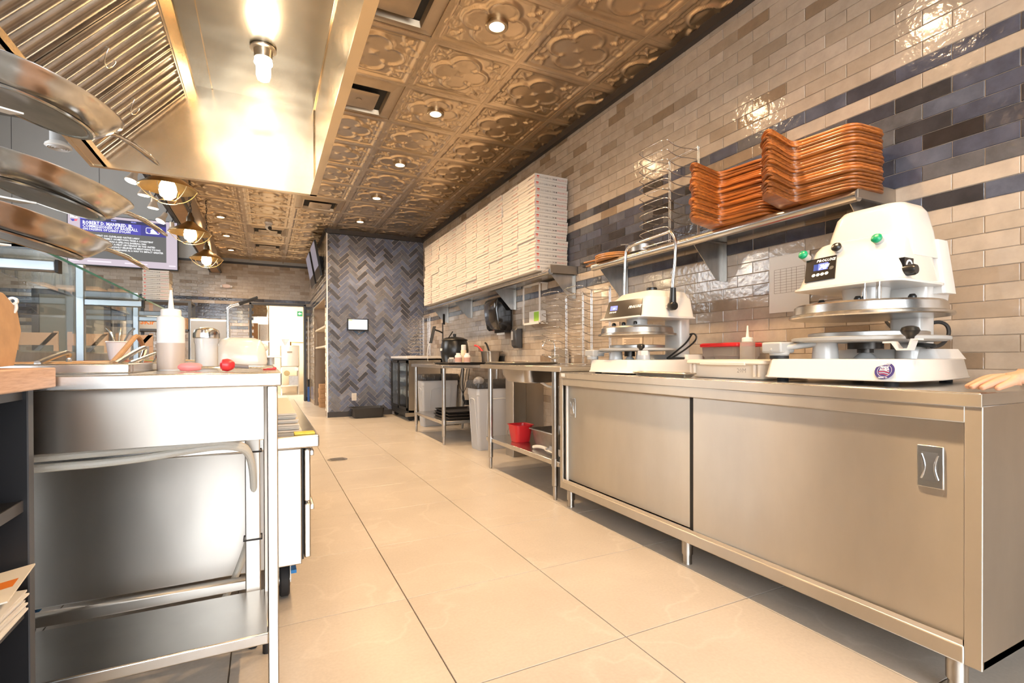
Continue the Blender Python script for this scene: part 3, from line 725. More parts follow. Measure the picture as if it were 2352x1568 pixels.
k = MB(); k.cyl((1.98, 1.06, .962), (1.98, 1.06, .976), .026, 16); k.cyl((1.98, 1.06, .976), (1.98, 1.06, 1.001), .056, 22); k.build('height_screw', mat('oiled_iron', (.06, .055, .05), .35, .9), t)
q = at(2083, 790, x=1.83)
br = MB(); br.extr([(1.83, q.y+.07, .992), (1.83, q.y+.045, .992), (1.83, q.y+.03, .968), (1.83, q.y-.005, .968), (1.83, q.y-.015, .999), (1.83, q.y-.03, 1.0), (1.83, q.y-.03, 1.005), (1.83, q.y-.01, 1.005), (1.83, q.y, .974), (1.83, q.y+.026, .974), (1.83, q.y+.042, .998), (1.83, q.y+.07, .998)], (.035, 0, 0)); br.build('handle_bracket', WHITEP, t)
MB().lathe([(.010, 0), (.012, .008), (.022, .018), (.026, .027), (.022, .037), (.010, .042), (.0001, .043)], (1.845, q.y-.002, 1.004), 22).build('swing_knob', BLACK, t)
MB().lathe([(.252, 0), (.256, .004), (.254, .012), (.240, .017), (.236, .045), (.228, .052), (.10, .054), (.0001, .054)], (*PC, 1.092), 56).build('upper_platen', STEEL_H, t)
MB().cyl((*PC, 1.145), (*PC, 1.158), .075, 28).build('platen_collar', GREYP, t)
MB().cyl((*PC, 1.158), (*PC, 1.215), .072, 28, r2=.078).build('piston_housing', WHITEP, t)
for x, y in ((1.935, 1.04), (1.93, .99)): MB().cyl((x, y, 1.143), (x, y, 1.22), .009, 12).build('guide_rod', CHROME, t)
for x, y in ((1.93, 1.19), (1.915, 1.05), (2.02, .93)): MB().lathe([(.012, 0), (.013, .012), (.008, .02), (.0001, .021)], (x, y, 1.146), 14).build('cap_nut', BLACK, t)
MB().loft([rrect(2.265, 1.045, .055, .055, .02, z) for z in (.972, 1.22)]).build('column', WHITEP, t)
MB().loft([rrect(2.225, 1.06, .09, .12, .03, 1.15), rrect(2.22, 1.06, .09, .13, .03, 1.22)]).build('column_head', WHITEP, t)
hd = MB(); hd.loft([rrect(2.015, 1.078, .172, .186, .05, 1.200, 5), rrect(2.015, 1.078, .172, .186, .05, 1.207, 5), rrect(2.017, 1.078, .162, .176, .055, 1.214, 5), rrect(2.045, 1.080, .118, .152, .05, 1.355, 5), rrect(2.05, 1.080, .108, .140, .05, 1.376, 5), rrect(2.055, 1.080, .085, .118, .045, 1.386, 5)])
hd.build('head', WHITEP, t, smooth=50)
dm = MB(); dm.loft([rrect(2.085, 1.065, .125, .148, .045, 1.30, 5), rrect(2.085, 1.065, .115, .135, .045, 1.40, 5), rrect(2.085, 1.062, .105, .118, .045, 1.472, 5), rrect(2.085, 1.06, .092, .104, .045, 1.494, 5), rrect(2.085, 1.06, .065, .08, .04, 1.502, 5)])
dm.build('dome', WHITEP, t, smooth=50)
MB().loft([rrect(2.215, 1.05, .045, .15, .01, 1.175), rrect(2.205, 1.05, .045, .13, .015, 1.37)]).build('rear_cover', WHITEP, t)
# front control panel and buttons on the sloped face
P0 = Vector((1.8555, 1.04, 1.214)); PN = Vector((-1, 0, (1.927-1.855)/(1.355-1.214))).normalized()
def press_panel(t, corners, P0, PN, th=.004):
    P = [at_pl(u, v, P0+PN*.001, PN) for u, v in corners]
    return MB().extr(P, PN*th).build('control_panel', GL, t)
S1 = lambda x, y: (1752+x/3.137, 430+y/3.137)
press_panel(t, [S1(320, 535), S1(535, 490), S1(520, 655), S1(305, 690)], P0, PN)
EXp = Vector((0, -1, 0)); EYp = EXp.cross(PN)*-1
if EYp.z < 0: EYp = -EYp
def panel_pt(u, v, off, t): return at_pl(u, v, P0+PN*off, PN)-t.location
text('panel_lettering', 'PROLUXE', .016, INKW, t, panel_pt(*S1(388, 543), .0056, t), EXp, EYp, bold=.0006)
def flat_quad(name, corners, off, m, t, P0, PN): return MB().add([at_pl(u, v, P0+PN*off, PN) for u, v in corners], [(0, 1, 2, 3)]).build(name, m, t)
flat_quad('display', [S1(368, 560), S1(468, 540), S1(462, 588), S1(364, 606)], .0054, mat('dim_display', (.01, .03, .12), .2, emit=(.02, .06, .35), estr=.6), t, P0, PN)
flat_quad('display', [S1(402, 552), S1(472, 538), S1(466, 586), S1(398, 600)], .0056, BLUEGLOW, t, P0, PN)
text('display_lettering', '74F', .028, DIGIT, t, panel_pt(*S1(402, 592), .0062, t), EXp, EYp, bold=.0012, shear=.15, xscale=.8)
def disc(name, c, n, r, h, m, t, k=18, r2=None): return MB().cyl(c, Vector(c)+Vector(n)*h, r, k, r2=r2).build(name, m, t)
for x, y in ((366, 637), (397, 631), (428, 625), (459, 618)): disc('key', at_pl(*S1(x, y), P0+PN*.005, PN), PN, .0068, .001, PAPER, t)
disc('key', at_pl(*S1(495, 578), P0+PN*.005, PN), PN, .008, .0006, mat('dark_key', (.05, .05, .05), .4), t)
for u, v, m in ((310, 505, GREEN), (550, 450, BLACK), (840, 388, GREEN)):
    c = at_pl(*S1(u, v), P0, PN); disc('button_collar', c-PN*.012, PN, .0155, .026, GREYP, t); 
    MB().loft([[tuple(c+PN*(h)+((Vector((0, 1, 0))*math.cos(a)+PN.cross(Vector((0, 1, 0)))*math.sin(a))*r)) for a in [2*PI*i/20 for i in range(20)]] for r, h in ((.0165, .014), (.0175, .022), (.012, .029), (.004, .031))]).build('push_button', m, t)
sq = Vector((2.10, .829, 1.30))
q = at(*S1(1050, 555), y=.906); MB().box(q.x-.028, .904, q.z-.022, q.x+.028, .93, q.z+.022).build('dial_plate', GL, t)
MB().lathe([(.014, .906), (.020, .906), (.020, .9025), (.014, .9025)], (q.x, 0, q.z-.004), 22, axis='y', closed=True).build('dial_scale', INKW, t)
q = at(*S1(1085, 592), y=.885); MB().lathe([(.019, .92), (.019, .882), (.015, .875), (.0001, .875)], (q.x, 0, q.z), 20, axis='y').build('dial_knob', BLACK, t)
cb = MB(); cb.tube([(2.315, 1.02, 1.07), (2.35, .995, 1.085), (2.375, .975, 1.07), (2.375, .97, 1.03), (2.34, .98, .99), (2.27, .985, .984), (2.17, .93, .984), (2.10, .90, .986), (2.07, .94, .99), (2.14, 1.0, .992)], .007, 8); cb.build('power_cord', BLACKM, t)
cb = MB(); cb.tube([(2.36, 1.10, .985), (2.39, 1.16, 1.05), (2.436, 1.22, 1.10)], .006, 8); cb.build('power_cord', BLACKM, t)
# round sticker on the base
sc_ = at(*S1(878, 1322), x=1.80); n0 = Vector((-1, 0, .42)).normalized()
sp0 = Vector((1.7855, 0, .905)); 
def sticker(t):
    c = at_pl(*S1(878, 1322), sp0, n0); ex = Vector((0, -1, 0)); ey = n0.cross(ex); ey = ey if ey.z > 0 else -ey
    def ringp(r0, r1, off, m, name, a0=0, a1=2*PI):
        b_ = MB(); N = 32
        v = []; f = []
        for i in range(N+1):
            a = a0+(a1-a0)*i/N
            for r in (r0, r1): v.append(c+n0*off+ex*(r*math.cos(a))+ey*(r*math.sin(a)))
        for i in range(N): f.append((2*i, 2*i+1, 2*i+3, 2*i+2))
        b_.add(v, f).build(name, m, t)
    NAVY = mat('navy_ink', (.03, .02, .16), .5)
    disc('sticker', c, n0, .0285, .0012, NAVY, t, 32)
    ringp(.0200, .0208, .0016, INKW, 'sticker_print')
    f = MB()
    for i in range(5):
        z0 = -.017+i*.0042
        f.add([c+n0*.0016+ex*(-.017+.004*abs(2-i)*.5)+ey*(z0+.004), c+n0*.0016+ex*(-.002)+ey*(z0+.0055), c+n0*.0016+ex*(.016-.002*abs(2-i))+ey*(z0+.0005), c+n0*.0016+ex*(.016-.002*abs(2-i))+ey*(z0+.0022), c+n0*.0016+ex*(-.002)+ey*(z0+.0072), c+n0*.0016+ex*(-.017+.004*abs(2-i)*.5)+ey*(z0+.0057)], [(0, 1, 2, 3, 4, 5)], 1 if i % 2 == 0 else 0)
    f.build('sticker_print', [INKW, INKR], t)
    loc = c-t.location+n0*.0022
    text('sticker_lettering', 'MADE', .0085, INKW, t, loc+ey*.0095-ex*.013, ex, ey, bold=.0004)
    text('sticker_lettering', 'IN', .006, INKW, t, loc+ey*.003-ex*.014, ex, ey, bold=.0003)
    text('sticker_lettering', 'USA', .0105, INKW, t, loc+ey*.0015-ex*.006, ex, ey, bold=.0005)
    text('sticker_lettering', 'PROLUXE', .0062, INKW, t, loc+ey*.0212, ex, ey, bold=.0002, align='CENTER')
    text('sticker_lettering', 'PERRIS, CA', .0055, INKW, t, loc-ey*.0258, ex, ey, bold=.0002, align='CENTER')
sticker(t)

# ---------------- small dough press with lever
t = thing('dough_press', 'smaller white lever dough press beside the white dough tote', 'dough press', (1.98, 2.29, .852))
base = [(1.745, 2.47), (1.74, 2.12), (1.78, 2.075), (2.0, 2.04), (2.20, 2.065), (2.30, 2.14), (2.31, 2.46), (2.25, 2.52), (1.80, 2.53)]
MB().loft([inset(base, 1.0, .860), inset(base, 1.0, .866), inset(base, .98, .870), inset(base, .955, .928), inset(base, .94, .933)]).build('base', WHITEP, t, bev=.004)
MB().loft([rrect(2.22, 2.25, .08, .17, .02, .931), rrect(2.22, 2.25, .075, .16, .02, .962)]).build('base_step', WHITEP, t)
for x, y in ((1.80, 2.13), (1.80, 2.45), (2.24, 2.1), (2.24, 2.46)): MB().cyl((x, y, .852), (x, y, .861), .02, 14).build('foot', RUBBER, t)
PC = (1.955, 2.285)
arm = MB(); arm.cyl((1.775, 2.475, .932), (1.775, 2.475, .957), .034, 22); arm.box(1.745, 2.43, .952, 1.83, 2.515, .992); arm.extr([(1.80, 2.50, .965), (1.77, 2.44, .965), (1.86, 2.34, .985), (1.95, 2.40, .985)], (0, 0, .012)); arm.build('swing_arm', GREYP, t, bev=.008)
MB().lathe([(.10, -.003), (.205, -.001), (.218, .003), (.218, .013), (.212, .015), (.0001, .015)], (*PC, .984), 44).build('swing_plate', GREYP, t)
MB().lathe([(.155, 0), (.158, .002), (.158, .016), (.154, .018), (.0001, .018)], (*PC, .9992), 44).build('lower_platen', MATS['cast_aluminium'], t)
for x, y in ((1.86, 2.36), (1.90, 2.17)): MB().cyl((x, y, .93), (x, y, .981), .042, 18, r2=.036).build('plate_rest', WHITEP, t)
k = MB(); k.cyl((1.88, 2.26, .93), (1.88, 2.26, .952), .030, 16, r2=.014); k.build('screw_cone', GREYP, t)
k = MB(); k.cyl((1.88, 2.26, .952), (1.88, 2.26, .982), .03, 16); k.build('height_screw', MATS['oiled_iron'], t)
q = at(1472, 800, x=1.765); MB().lathe([(.008, 0), (.010, .007), (.019, .015), (.022, .023), (.018, .032), (.008, .036), (.0001, .0365)], (1.765, q.y, .982), 22).build('swing_knob', BLACK, t)
MB().box(1.755, q.y-.014, .958, 1.80, q.y+.012, .982).build('handle_bracket', WHITEP, t)
MB().lathe([(.222, 0), (.226, .004), (.224, .012), (.210, .016), (.205, .044), (.196, .052), (.09, .054), (.0001, .054)], (*PC, 1.070), 52).build('upper_platen', STEEL_H, t)
MB().box(PC[0]-.10, PC[1]-.11, 1.123, PC[0]+.09, PC[1]+.11, 1.132).build('platen_bar', GREYP, t, bev=.003)
MB().cyl((*PC, 1.131), (*PC, 1.175), .060, 26).build('piston_housing', WHITEP, t)
for dx, dy in ((-.09, .10), (-.095, .005), (-.09, -.09)): MB().lathe([(.011, 0), (.012, .012), (.008, .019), (.0001, .020)], (PC[0]+dx, PC[1]+dy, 1.131), 14).build('cap_nut', BLACK, t)
MB().loft([rrect(2.24, 2.255, .045, .07, .025, z) for z in (.96, 1.32)]).build('column', WHITEP, t)
hd = MB(); hd.loft([rrect(2.00, 2.255, .205, .195, .03, 1.165, 4), rrect(2.00, 2.255, .205, .195, .03, 1.172, 4), rrect(2.005, 2.255, .196, .186, .035, 1.178, 4), rrect(2.03, 2.255, .165, .165, .03, 1.278, 4), rrect(2.035, 2.255, .155, .155, .03, 1.286, 4), rrect(2.05, 2.255, .135, .135, .03, 1.318, 4), rrect(2.055, 2.255, .115, .115, .03, 1.325, 4)])
hd.build('head', WHITEP, t, smooth=50)
MB().lathe([(.030, 0), (.030, .022), (.026, .026), (.0001, .026)], (2.0, 2.21, 1.322), 24).build('top_knob', BLACK, t)
P0 = Vector((1.810, 2.25, 1.180)); PN = Vector((-1, 0, (1.866-1.810)/(1.278-1.180))).normalized()
S2 = lambda x, y: (1340+x/6.532, 640+y/6.532)
press_panel(t, [S2(395, 355), S2(893, 292), S2(868, 555), S2(318, 598)], P0, PN)
flat_quad('display', [S2(412, 416), S2(515, 404), S2(505, 470), S2(402, 480)], .0054, BLUEGLOW, t, P0, PN)
EYp = EXp.cross(PN)*-1; EYp = EYp if EYp.z > 0 else -EYp
text('display_lettering', '72F', .014, DIGIT, t, at_pl(*S2(440, 463), P0+PN*.006, PN)-t.location, EXp, EYp, bold=.0006, shear=.15, xscale=.85)
text('panel_lettering', 'PROLUXE', .024, INKW, t, at_pl(*S2(672, 444), P0+PN*.0056, PN)-t.location, EXp, EYp, bold=.001, shear=.12)
for x, y in ((402, 512), (428, 508), (456, 505), (482, 501)): disc('key', at_pl(*S2(x, y), P0+PN*.005, PN), PN, .0055, .001, PAPER, t)
# lever
xl = 1.99
La, Lb = at(1434, 676, x=xl), at(1437, 585, x=xl); Lc, Ld = at(1540, 530, x=xl), at(1552, 560, x=xl); Le, Lf = at(1551, 600, x=xl), at(1546, 665, x=xl)
lv = MB(); lv.tube([(xl, La.y, 1.25), tuple(La), tuple(Lb), (xl, Lb.y-.008, Lb.z+.028), (xl, Lb.y-.035, Lb.z+.045), (xl, Lc.y+.03, Lc.z-.003), tuple(Lc), (xl, Ld.y+.004, Ld.z+.03), tuple(Ld), tuple(Le), (xl, Lf.y+.003, Lf.z+.03), tuple(Lf)], .0085, 12)
lv.build('lever', CHROME, t)
MB().cyl((xl, Lf.y, Lf.z+.01), (xl, Lf.y+.004, 1.235), .015, 18, r2=.020).build('lever_grip', BLACK, t)
MB().lathe([(.0001, -.018), (.022, -.018), (.024, -.014), (.024, .014), (.022, .018), (.0001, .018)], (xl, Lf.y+.004, 1.226), 22, axis='y').build('lever_hub', BLACK, t)
MB().cyl((xl, Lf.y+.004, 1.226), (xl, 2.12, 1.226), .010, 14).build('lever_shaft', CHROME, t)
cb = MB(); cb.tube([(2.275, 2.21, 1.08), (2.30, 2.17, 1.09), (2.295, 2.15, 1.05), (2.20, 2.15, .99), (2.08, 2.14, .940)], .005, 8); cb.tube([(2.285, 2.18, 1.085), (2.22, 2.16, 1.03), (2.12, 2.15, .975), (2.05, 2.14, .940)], .005, 8); cb.build('power_cord', BLACKM, t)
lp = MB(); lp.tube([(2.12+.06*math.cos(a*PI/9), 2.135+.035*math.sin(a*PI/9), .941) for a in range(18)], .006, 8, closed=True); lp.build('cord_coil', BLACKM, t)

# ---------------- things on the cabinet
IVORY = mat('ivory_plastic', (.72, .64, .54), .4)
t = thing('dough_tote', 'long ivory plastic dough tote with a lid between the two presses', 'tote', (2.0, 1.545, .852))
tx0, ty0, ty1 = 1.80, 1.345, 1.745
MB().loft([rrect(1.97, (ty0+ty1)/2, .17-k_, (ty1-ty0)/2-k_, .02, z, 4) for z, k_ in ((.854, .02), (.858, .016), (.918, .008))]).build('tub', IVORY, t)
MB().loft([rrect(1.97, (ty0+ty1)/2, .175+k_, (ty1-ty0)/2+k_, .025, z, 4) for z, k_ in ((.917, .004), (.921, .008), (.932, .006), (.936, -.002))]).build('lid', IVORY, t)
MB().box(1.785, 1.42, .912, 1.795, 1.66, .926).build('lid_lip', IVORY, t, bev=.003)
for y in (1.362, 1.385, 1.705, 1.725): MB().box(1.797, y-.004, .866, 1.806, y+.004, .915).build('rib', IVORY, t)
text('marker_lettering', '20M', .026, mat('marker_ink', (.35, .30, .25), .7), t, Vector((1.7945, 1.465, .882))-t.location, EXp, (0, 0, 1))
t = thing('sheet_pan', 'aluminium sheet pan lying in front of the small press', 'pan', (1.735, 1.84, .852))
def sheet_pan(t, x0, x1, y0, y1, z, m, h=.025):
    cx, cy, hx, hy = (x0+x1)/2, (y0+y1)/2, (x1-x0)/2, (y1-y0)/2
    b = MB(); b.loft([rrect(cx, cy, hx-.018, hy-.018, .012, z+.001, 3), rrect(cx, cy, hx-.005, hy-.005, .015, z+h-.002, 3), rrect(cx, cy, hx, hy, .018, z+h, 3), rrect(cx, cy, hx-.003, hy-.003, .018, z+h+.003, 3), rrect(cx, cy, hx-.007, hy-.007, .015, z+h+.001, 3), rrect(cx, cy, hx-.02, hy-.02, .012, z+.004, 3)])
    b.build('tray', m, t); 
    r = MB(); r.tube([p for p in rrect(cx, cy, hx-.002, hy-.002, .018, z+h+.001, 3)], .0035, 6, closed=True); r.build('rolled_rim', m, t)
ALU = mat('aluminium_pan', (.62, .58, .52), .34, 1.0, noise=(8, (1, 1, 1), .2))
sheet_pan(t, 1.69, 1.78, 1.66, 2.02, .853, ALU, .018)
t = thing('food_container', 'clear square food container with a bright red lid by the wall', 'container', (2.32, 1.935, .852))
MB().loft([rrect(2.32, 1.935, .095-k_, .125-k_, .02, z, 4) for z, k_ in ((.853, .022), (.858, .018), (.95, .008), (.951, .003), (1.008, .0))]).build('tub', CLEARP, t)
MB().loft([rrect(2.32, 1.935, .102+k_, .130+k_, .025, z, 4) for z, k_ in ((1.002, .0), (1.006, .004), (1.018, .004), (1.024, -.004), (1.020, -.012))]).build('lid', RED, t)
MB().loft([rrect(2.32, 1.935, .072, .10, .02, z, 4) for z in (.860, .90)]).build('dough_ball_fill', mat('flour_dough', (.62, .52, .44), .8), t)
top(MB().loft([rrect(1.98, 1.80, .035, .028, .006, z, 3) for z in (.853, .90)]), 'sponge', mat('yellow_sponge', (.62, .50, .18), .9, noise=(60, (1, 1, 1), .2)), 'small yellow sponge tucked behind the dough tote', 'sponge')
def squeeze(x, y, z, r, h, label, m=CLEARP, name='squeeze_bottle', fill=None, group=None):
    t = thing(name, label, 'bottle', (x, y, z), group=group)
    MB().lathe([(r*.95, 0), (r, .006), (r, h*.62), (r*.97, h*.66), (r*.72, h*.68)], (x, y, z), 26).build('body', m, t)
    MB().lathe([(r*.74, h*.675), (r*.74, h*.745), (r*.66, h*.76), (r*.22, h*.77), (r*.10, h), (r*.02, h)], (x, y, z), 22).build('nozzle_cap', mat('cap_white', (.80, .78, .74), .4), t)
    if fill: MB().lathe([(r*.9, .005), (r*.92, fill[0]), (.0001, fill[0])], (x, y, z), 24).build('contents', fill[1], t)
    return t
q = at(1717, 826, x=2.20); squeeze(q.x, q.y, .852, .036, .255, 'clear squeeze bottle with pointed cap behind the dough tote')
# paper notices on the wall
def wall_paper(u0, v0, u1, v1, label, rows=9, head=True):
    a, b = at(u0, v0, x=WX), at(u1, v1, x=WX)
    y0, y1, z0, z1 = min(a.y, b.y), max(a.y, b.y), min(a.z, b.z), max(a.z, b.z)
    t = thing('paper_notice', label, 'notice', (WX-.009, (y0+y1)/2, z0))
    MB().box(WX-.0115, y0, z0, WX-.0095, y1, z1).build('sheet', PAPER, t)
    g = MB(); W_, H_ = y1-y0, z1-z0
    for i in range(rows+1): z = z0+H_*(.34+.42*i/rows); g.box(WX-.0122, y0+W_*.10, z, WX-.0115, y1-W_*.14, z+.0011)
    for f in (.10, .30, .42, .55, .70, .86): g.box(WX-.0122, y0+W_*f, z0+H_*.34, WX-.0115, y0+W_*f+.0011, z0+H_*.76)
    g.build('printed_table', INKF, t)
    return t
wall_paper(1770, 593, 1862, 712, 'white paper sheet with a printed table taped behind the large press')
for (u0, v0, u1, v1, lb) in ((1385, 700, 1425, 760, 'kraft notice sheet on the wall left of the small press'), (1432, 775, 1478, 795, 'small printed card on the wall under the small press head')):
    a, b = at(u0, v0, x=WX), at(u1, v1, x=WX)
    t = thing('wall_card', lb, 'notice', (WX-.01, (a.y+b.y)/2, min(a.z, b.z)))
    MB().box(WX-.0115, b.y, b.z, WX-.0095, a.y, a.z).build('sheet', mat('cream_card', (.70, .58, .46), .8), t)
    l = MB()
    for i in range(5): l.box(WX-.0122, b.y+(a.y-b.y)*.12, b.z+(a.z-b.z)*(.2+.13*i), WX-.0115, b.y+(a.y-b.y)*(.9-.1*(i % 2)), b.z+(a.z-b.z)*(.2+.13*i)+.004)
    l.build('printed_lines', INKF, t)
# ================================================================ wall shelves
def wall_shelf(label, y0, y1, z, brackets, depth=.30):
    """z: top of the shelf"""
    x0 = WX-depth
    t = thing('wall_shelf', label, 'shelf', (WX-depth/2, (y0+y1)/2, z-.25))
    MB().box(x0+.02, y0, z-.012, WX-.007, y1, z).build('shelf_plate', STEEL_H, t)
    n = MB(); n.cyl((x0+.024, y0, z-.025), (x0+.024, y1, z-.025), .0252, 24); n.build('rolled_front_edge', STEEL_H, t)
    MB().box(WX-.010, y0, z-.004, WX-.007, y1, z+.035).build('back_upstand', STEEL_H, t)
    e = MB(); e.box(x0+.02, y0-.002, z-.034, WX-.007, y0+.002, z+.036)
    e.build('end_plate', STEEL, t)
    for yb in brackets:
        b = MB(); b.extr([(WX-.008, yb, z-.014), (x0+.05, yb, z-.014), (x0+.05, yb, z-.034), (WX-.06, yb, z-.235), (WX-.008, yb, z-.235)], (0, .003, 0))
        b.box(WX-.010, yb-.028, z-.24, WX-.007, yb+.003, z-.014); b.box(x0+.05, yb-.03, z-.016, WX-.008, yb+.003, z-.013)
        b.build('bracket', GALV, t)
    return t
SZ1, SZ2 = 1.632, 1.700
wall_shelf('steel wall shelf carrying the wooden boards above the presses', 1.19, 3.02, SZ1, (1.24, 2.09, 2.98))
wall_shelf('steel wall shelf carrying the wall of stacked pizza boxes', 3.63, 7.16, SZ2, (3.68, 4.83, 6.10, 7.05))
# ================================================================ pizza boxes
BW_, BD_, BH_ = .3250, .33, .0563
bm = MB()
# body: front face looks to -x, near end face looks to -y; local origin at the bottom centre
bm.loft([rrect(0, 0, BD_/2-a, BW_/2-a, .001, z, 1) for z, a in ((.0004, .006), (.0045, .001), (.006, 0), (BH_-.004, 0))])
body_me = bm.mesh('pizza_box', CARD, None, 0)
lid = MB(); hx, hy = BD_/2+.0022, BW_/2+.0006
lid.add([(-hx, -hy, BH_-.0016), (hx, -hy, BH_-.0016), (hx, hy, BH_-.0016), (-hx, hy, BH_-.0016), (-hx, -hy, BH_-.022), (hx, -hy, BH_-.019), (hx, hy, BH_-.019), (-hx, hy, BH_-.022),
         ], [(0, 1, 2, 3), (0, 4, 5, 1), (1, 5, 6, 2), (2, 6, 7, 3), (3, 7, 4, 0)])
lid.add([(-hx-.0008, -.05, BH_-.022), (-hx-.0008, .05, BH_-.022), (-hx-.0008, .038, BH_-.030), (-hx-.0008, -.038, BH_-.030)], [(0, 1, 2, 3)])
lid_me = lid.mesh('lid', CARD, None, 0)
def joined_text(items, name):
    """items: (body, size, material, x, y, kwargs); flat in local x,y"""
    mats, V, F, MI = [], [], [], []
    for (bd, sz, m, x, y, k) in items:
        if m not in mats: mats.append(m)
        if bd == '#':       # filled rectangle: sz = (w, h)
            o = len(V); V += [(x, y, 0), (x+sz[0], y, 0), (x+sz[0], y+sz[1], 0), (x, y+sz[1], 0)]; F.append((o, o+1, o+2, o+3)); MI.append(mats.index(m)); continue
        me = text_mesh(bd, sz, m, **k); o = len(V)
        V += [(v.co.x+x, v.co.y+y, 0) for v in me.vertices]
        for p in me.polygons: F.append(tuple(i+o for i in p.vertices)); MI.append(mats.index(m))
    me = bpy.data.meshes.new(name); me.from_pydata(V, [], F)
    for m in mats: me.materials.append(m)
    me.polygons.foreach_set('material_index', MI); me.update(); return me
side_txt = joined_text([('#', (.026, .010), INKR, -.150, .026, {}), ('#', (.026, .015), mat('pale_red_ink', (.62, .36, .30), .7), -.150, .010, {}),
    ('DOUGHBOX.CA', .0235, INKK, -.115, .0155, dict(xscale=.80)), ('#', (.0012, .02), INKF, .010, .0135, {}), ('#', (.012, .012), INKK, .022, .017, {}), ('#', (.008, .008), CARD, .024, .019, {}), ('#', (.013, .013), INKK, .040, .0165, {}),
    ('f', .016, CARD, .044, .0185, {}), ('FOLLOW US!', .0235, INKR, .060, .0155, dict(xscale=.70))], 'side_lettering')
front_txt = joined_text([('THE', .018, INKR, .0, .018, dict(xscale=.8)), ('PIZZA', .018, INKK, .030, .018, dict(xscale=.8)), ('REVOLUTION', .018, INKR, .073, .018, dict(xscale=.8)),
    ('#', (.0012, .024), INKF, -.022, .012, {}), ('#', (.0012, .024), INKF, -.05, .012, {}), ('#', (.06, .001), INKF, -.125, .02, {})], 'front_lettering')
M_side = basis((1, 0, 0), (0, 0, 1), (0, -BW_/2-.0010, .004)); M_front = basis((0, -1, 0), (0, 0, 1), (-BD_/2-.0026, -.012, .004))
def pizza_box(x, y, z, rz, label, group, side=True, front=True):
    o = bpy.data.objects.new('pizza_box', body_me); COL.objects.link(o); o.location = (x, y, z); o.rotation_euler = (0, 0, rz); tag(o, label, 'pizza box', group)
    l = bpy.data.objects.new('lid', lid_me); COL.objects.link(l); l.parent = o
    if side: s_ = bpy.data.objects.new('side_lettering', side_txt); s_['kind'] = 'stuff'; COL.objects.link(s_); s_.parent = o; s_.matrix_local = M_side
    if front: s_ = bpy.data.objects.new('front_lettering', front_txt); s_['kind'] = 'stuff'; COL.objects.link(s_); s_.parent = o; s_.matrix_local = M_front
    return o
for c in range(10):
    for k in range(15):
        jx, jy, jr = random.gauss(0, .004), max(-.0008, min(.0008, random.gauss(0, .001))), max(-.0015, min(.0015, random.gauss(0, .002)))
        if c == 9 and k < 7: jx -= .012; jy += .003
        if c == 0: jy = abs(jy)
        lb = 'white pizza box, %s up in the %s stack from the near end' % (ORD[k] if k else 'lowest', ORD[c])
        pizza_box(2.266+jx, 3.932+c*.3325+jy, SZ2+.0005+k*BH_, jr, lb, 'pizza boxes stacked along the wall shelf', side=(c == 0 or (c == 9 and k < 7) or random.random() < .25))
# ================================================================ wooden boards
WOOD = mat('stained_board', (.46, .15, .026), .34, noise=(7, (5, 1.2, 40), .6), col2=(.17, .045, .010), coat=.3)
def round_poly(P, r, n=4):
    out = []; m = len(P)
    for i in range(m):
        p0, p, p1 = Vector(P[i-1]), Vector(P[i]), Vector(P[(i+1) % m]); a = (p0-p); b = (p1-p); rr = min(r, a.length*.4, b.length*.4)
        A, B = p+a.normalized()*rr, p+b.normalized()*rr
        for k in range(n+1): t_ = k/n; q = A*(1-t_)**2+p*2*t_*(1-t_)+B*t_**2; out.append((q.x, q.y))
    return out
OUT = round_poly([(-.275, .03), (-.03, .085), (.0, -.16), (.20, -.175), (.285, -.04), (.255, .16), (.02, .185), (-.20, .12)], .045)
def board_mesh(h):
    cx, cy = .02, .01
    def ring(k, z): return [(cx+(x-cx)*k, cy+(y-cy)*k, z) for x, y in OUT]
    mb = MB(); mb.loft([ring(.950, .0002), ring(.984, h*.14), ring(1.0, h*.40), ring(1.0, h*.60), ring(.984, h*.86), ring(.950, h-.0002)]); return mb.mesh('pizza_board', WOOD, None, 60)
def wood_vary():
    nt = WOOD.node_tree; b = nt.nodes['Principled BSDF']; src = b.inputs['Base Color'].links[0].from_socket
    oi = nt.nodes.new('ShaderNodeObjectInfo'); hs = nt.nodes.new('ShaderNodeHueSaturation'); mr = nt.nodes.new('ShaderNodeMapRange')
    mr.inputs['To Min'].default_value = .55; mr.inputs['To Max'].default_value = 1.45
    nt.links.new(oi.outputs['Random'], mr.inputs['Value']); nt.links.new(mr.outputs[0], hs.inputs['Value']); nt.links.new(src, hs.inputs['Color']); nt.links.new(hs.outputs[0], b.inputs['Base Color'])
wood_vary()
bme = board_mesh(.0134)
def board_stack(x, y, n, name, base=SZ1):
    for k in range(n):
        o = bpy.data.objects.new('pizza_board', bme); COL.objects.link(o)
        o.location = (x+random.gauss(0, .004), y+random.gauss(0, .003), base+.0008+k*.0142); o.rotation_euler = (0, 0, random.gauss(0, .012))
        tag(o, 'orange-stained wooden pizza board, %s up in %s' % (ORD[k] if k else 'lowest', name), 'board', 'pizza boards on the wall shelf')
board_stack(2.140, 1.345, 19, 'the taller near stack')
board_stack(2.140, 1.745, 19, 'the far stack')
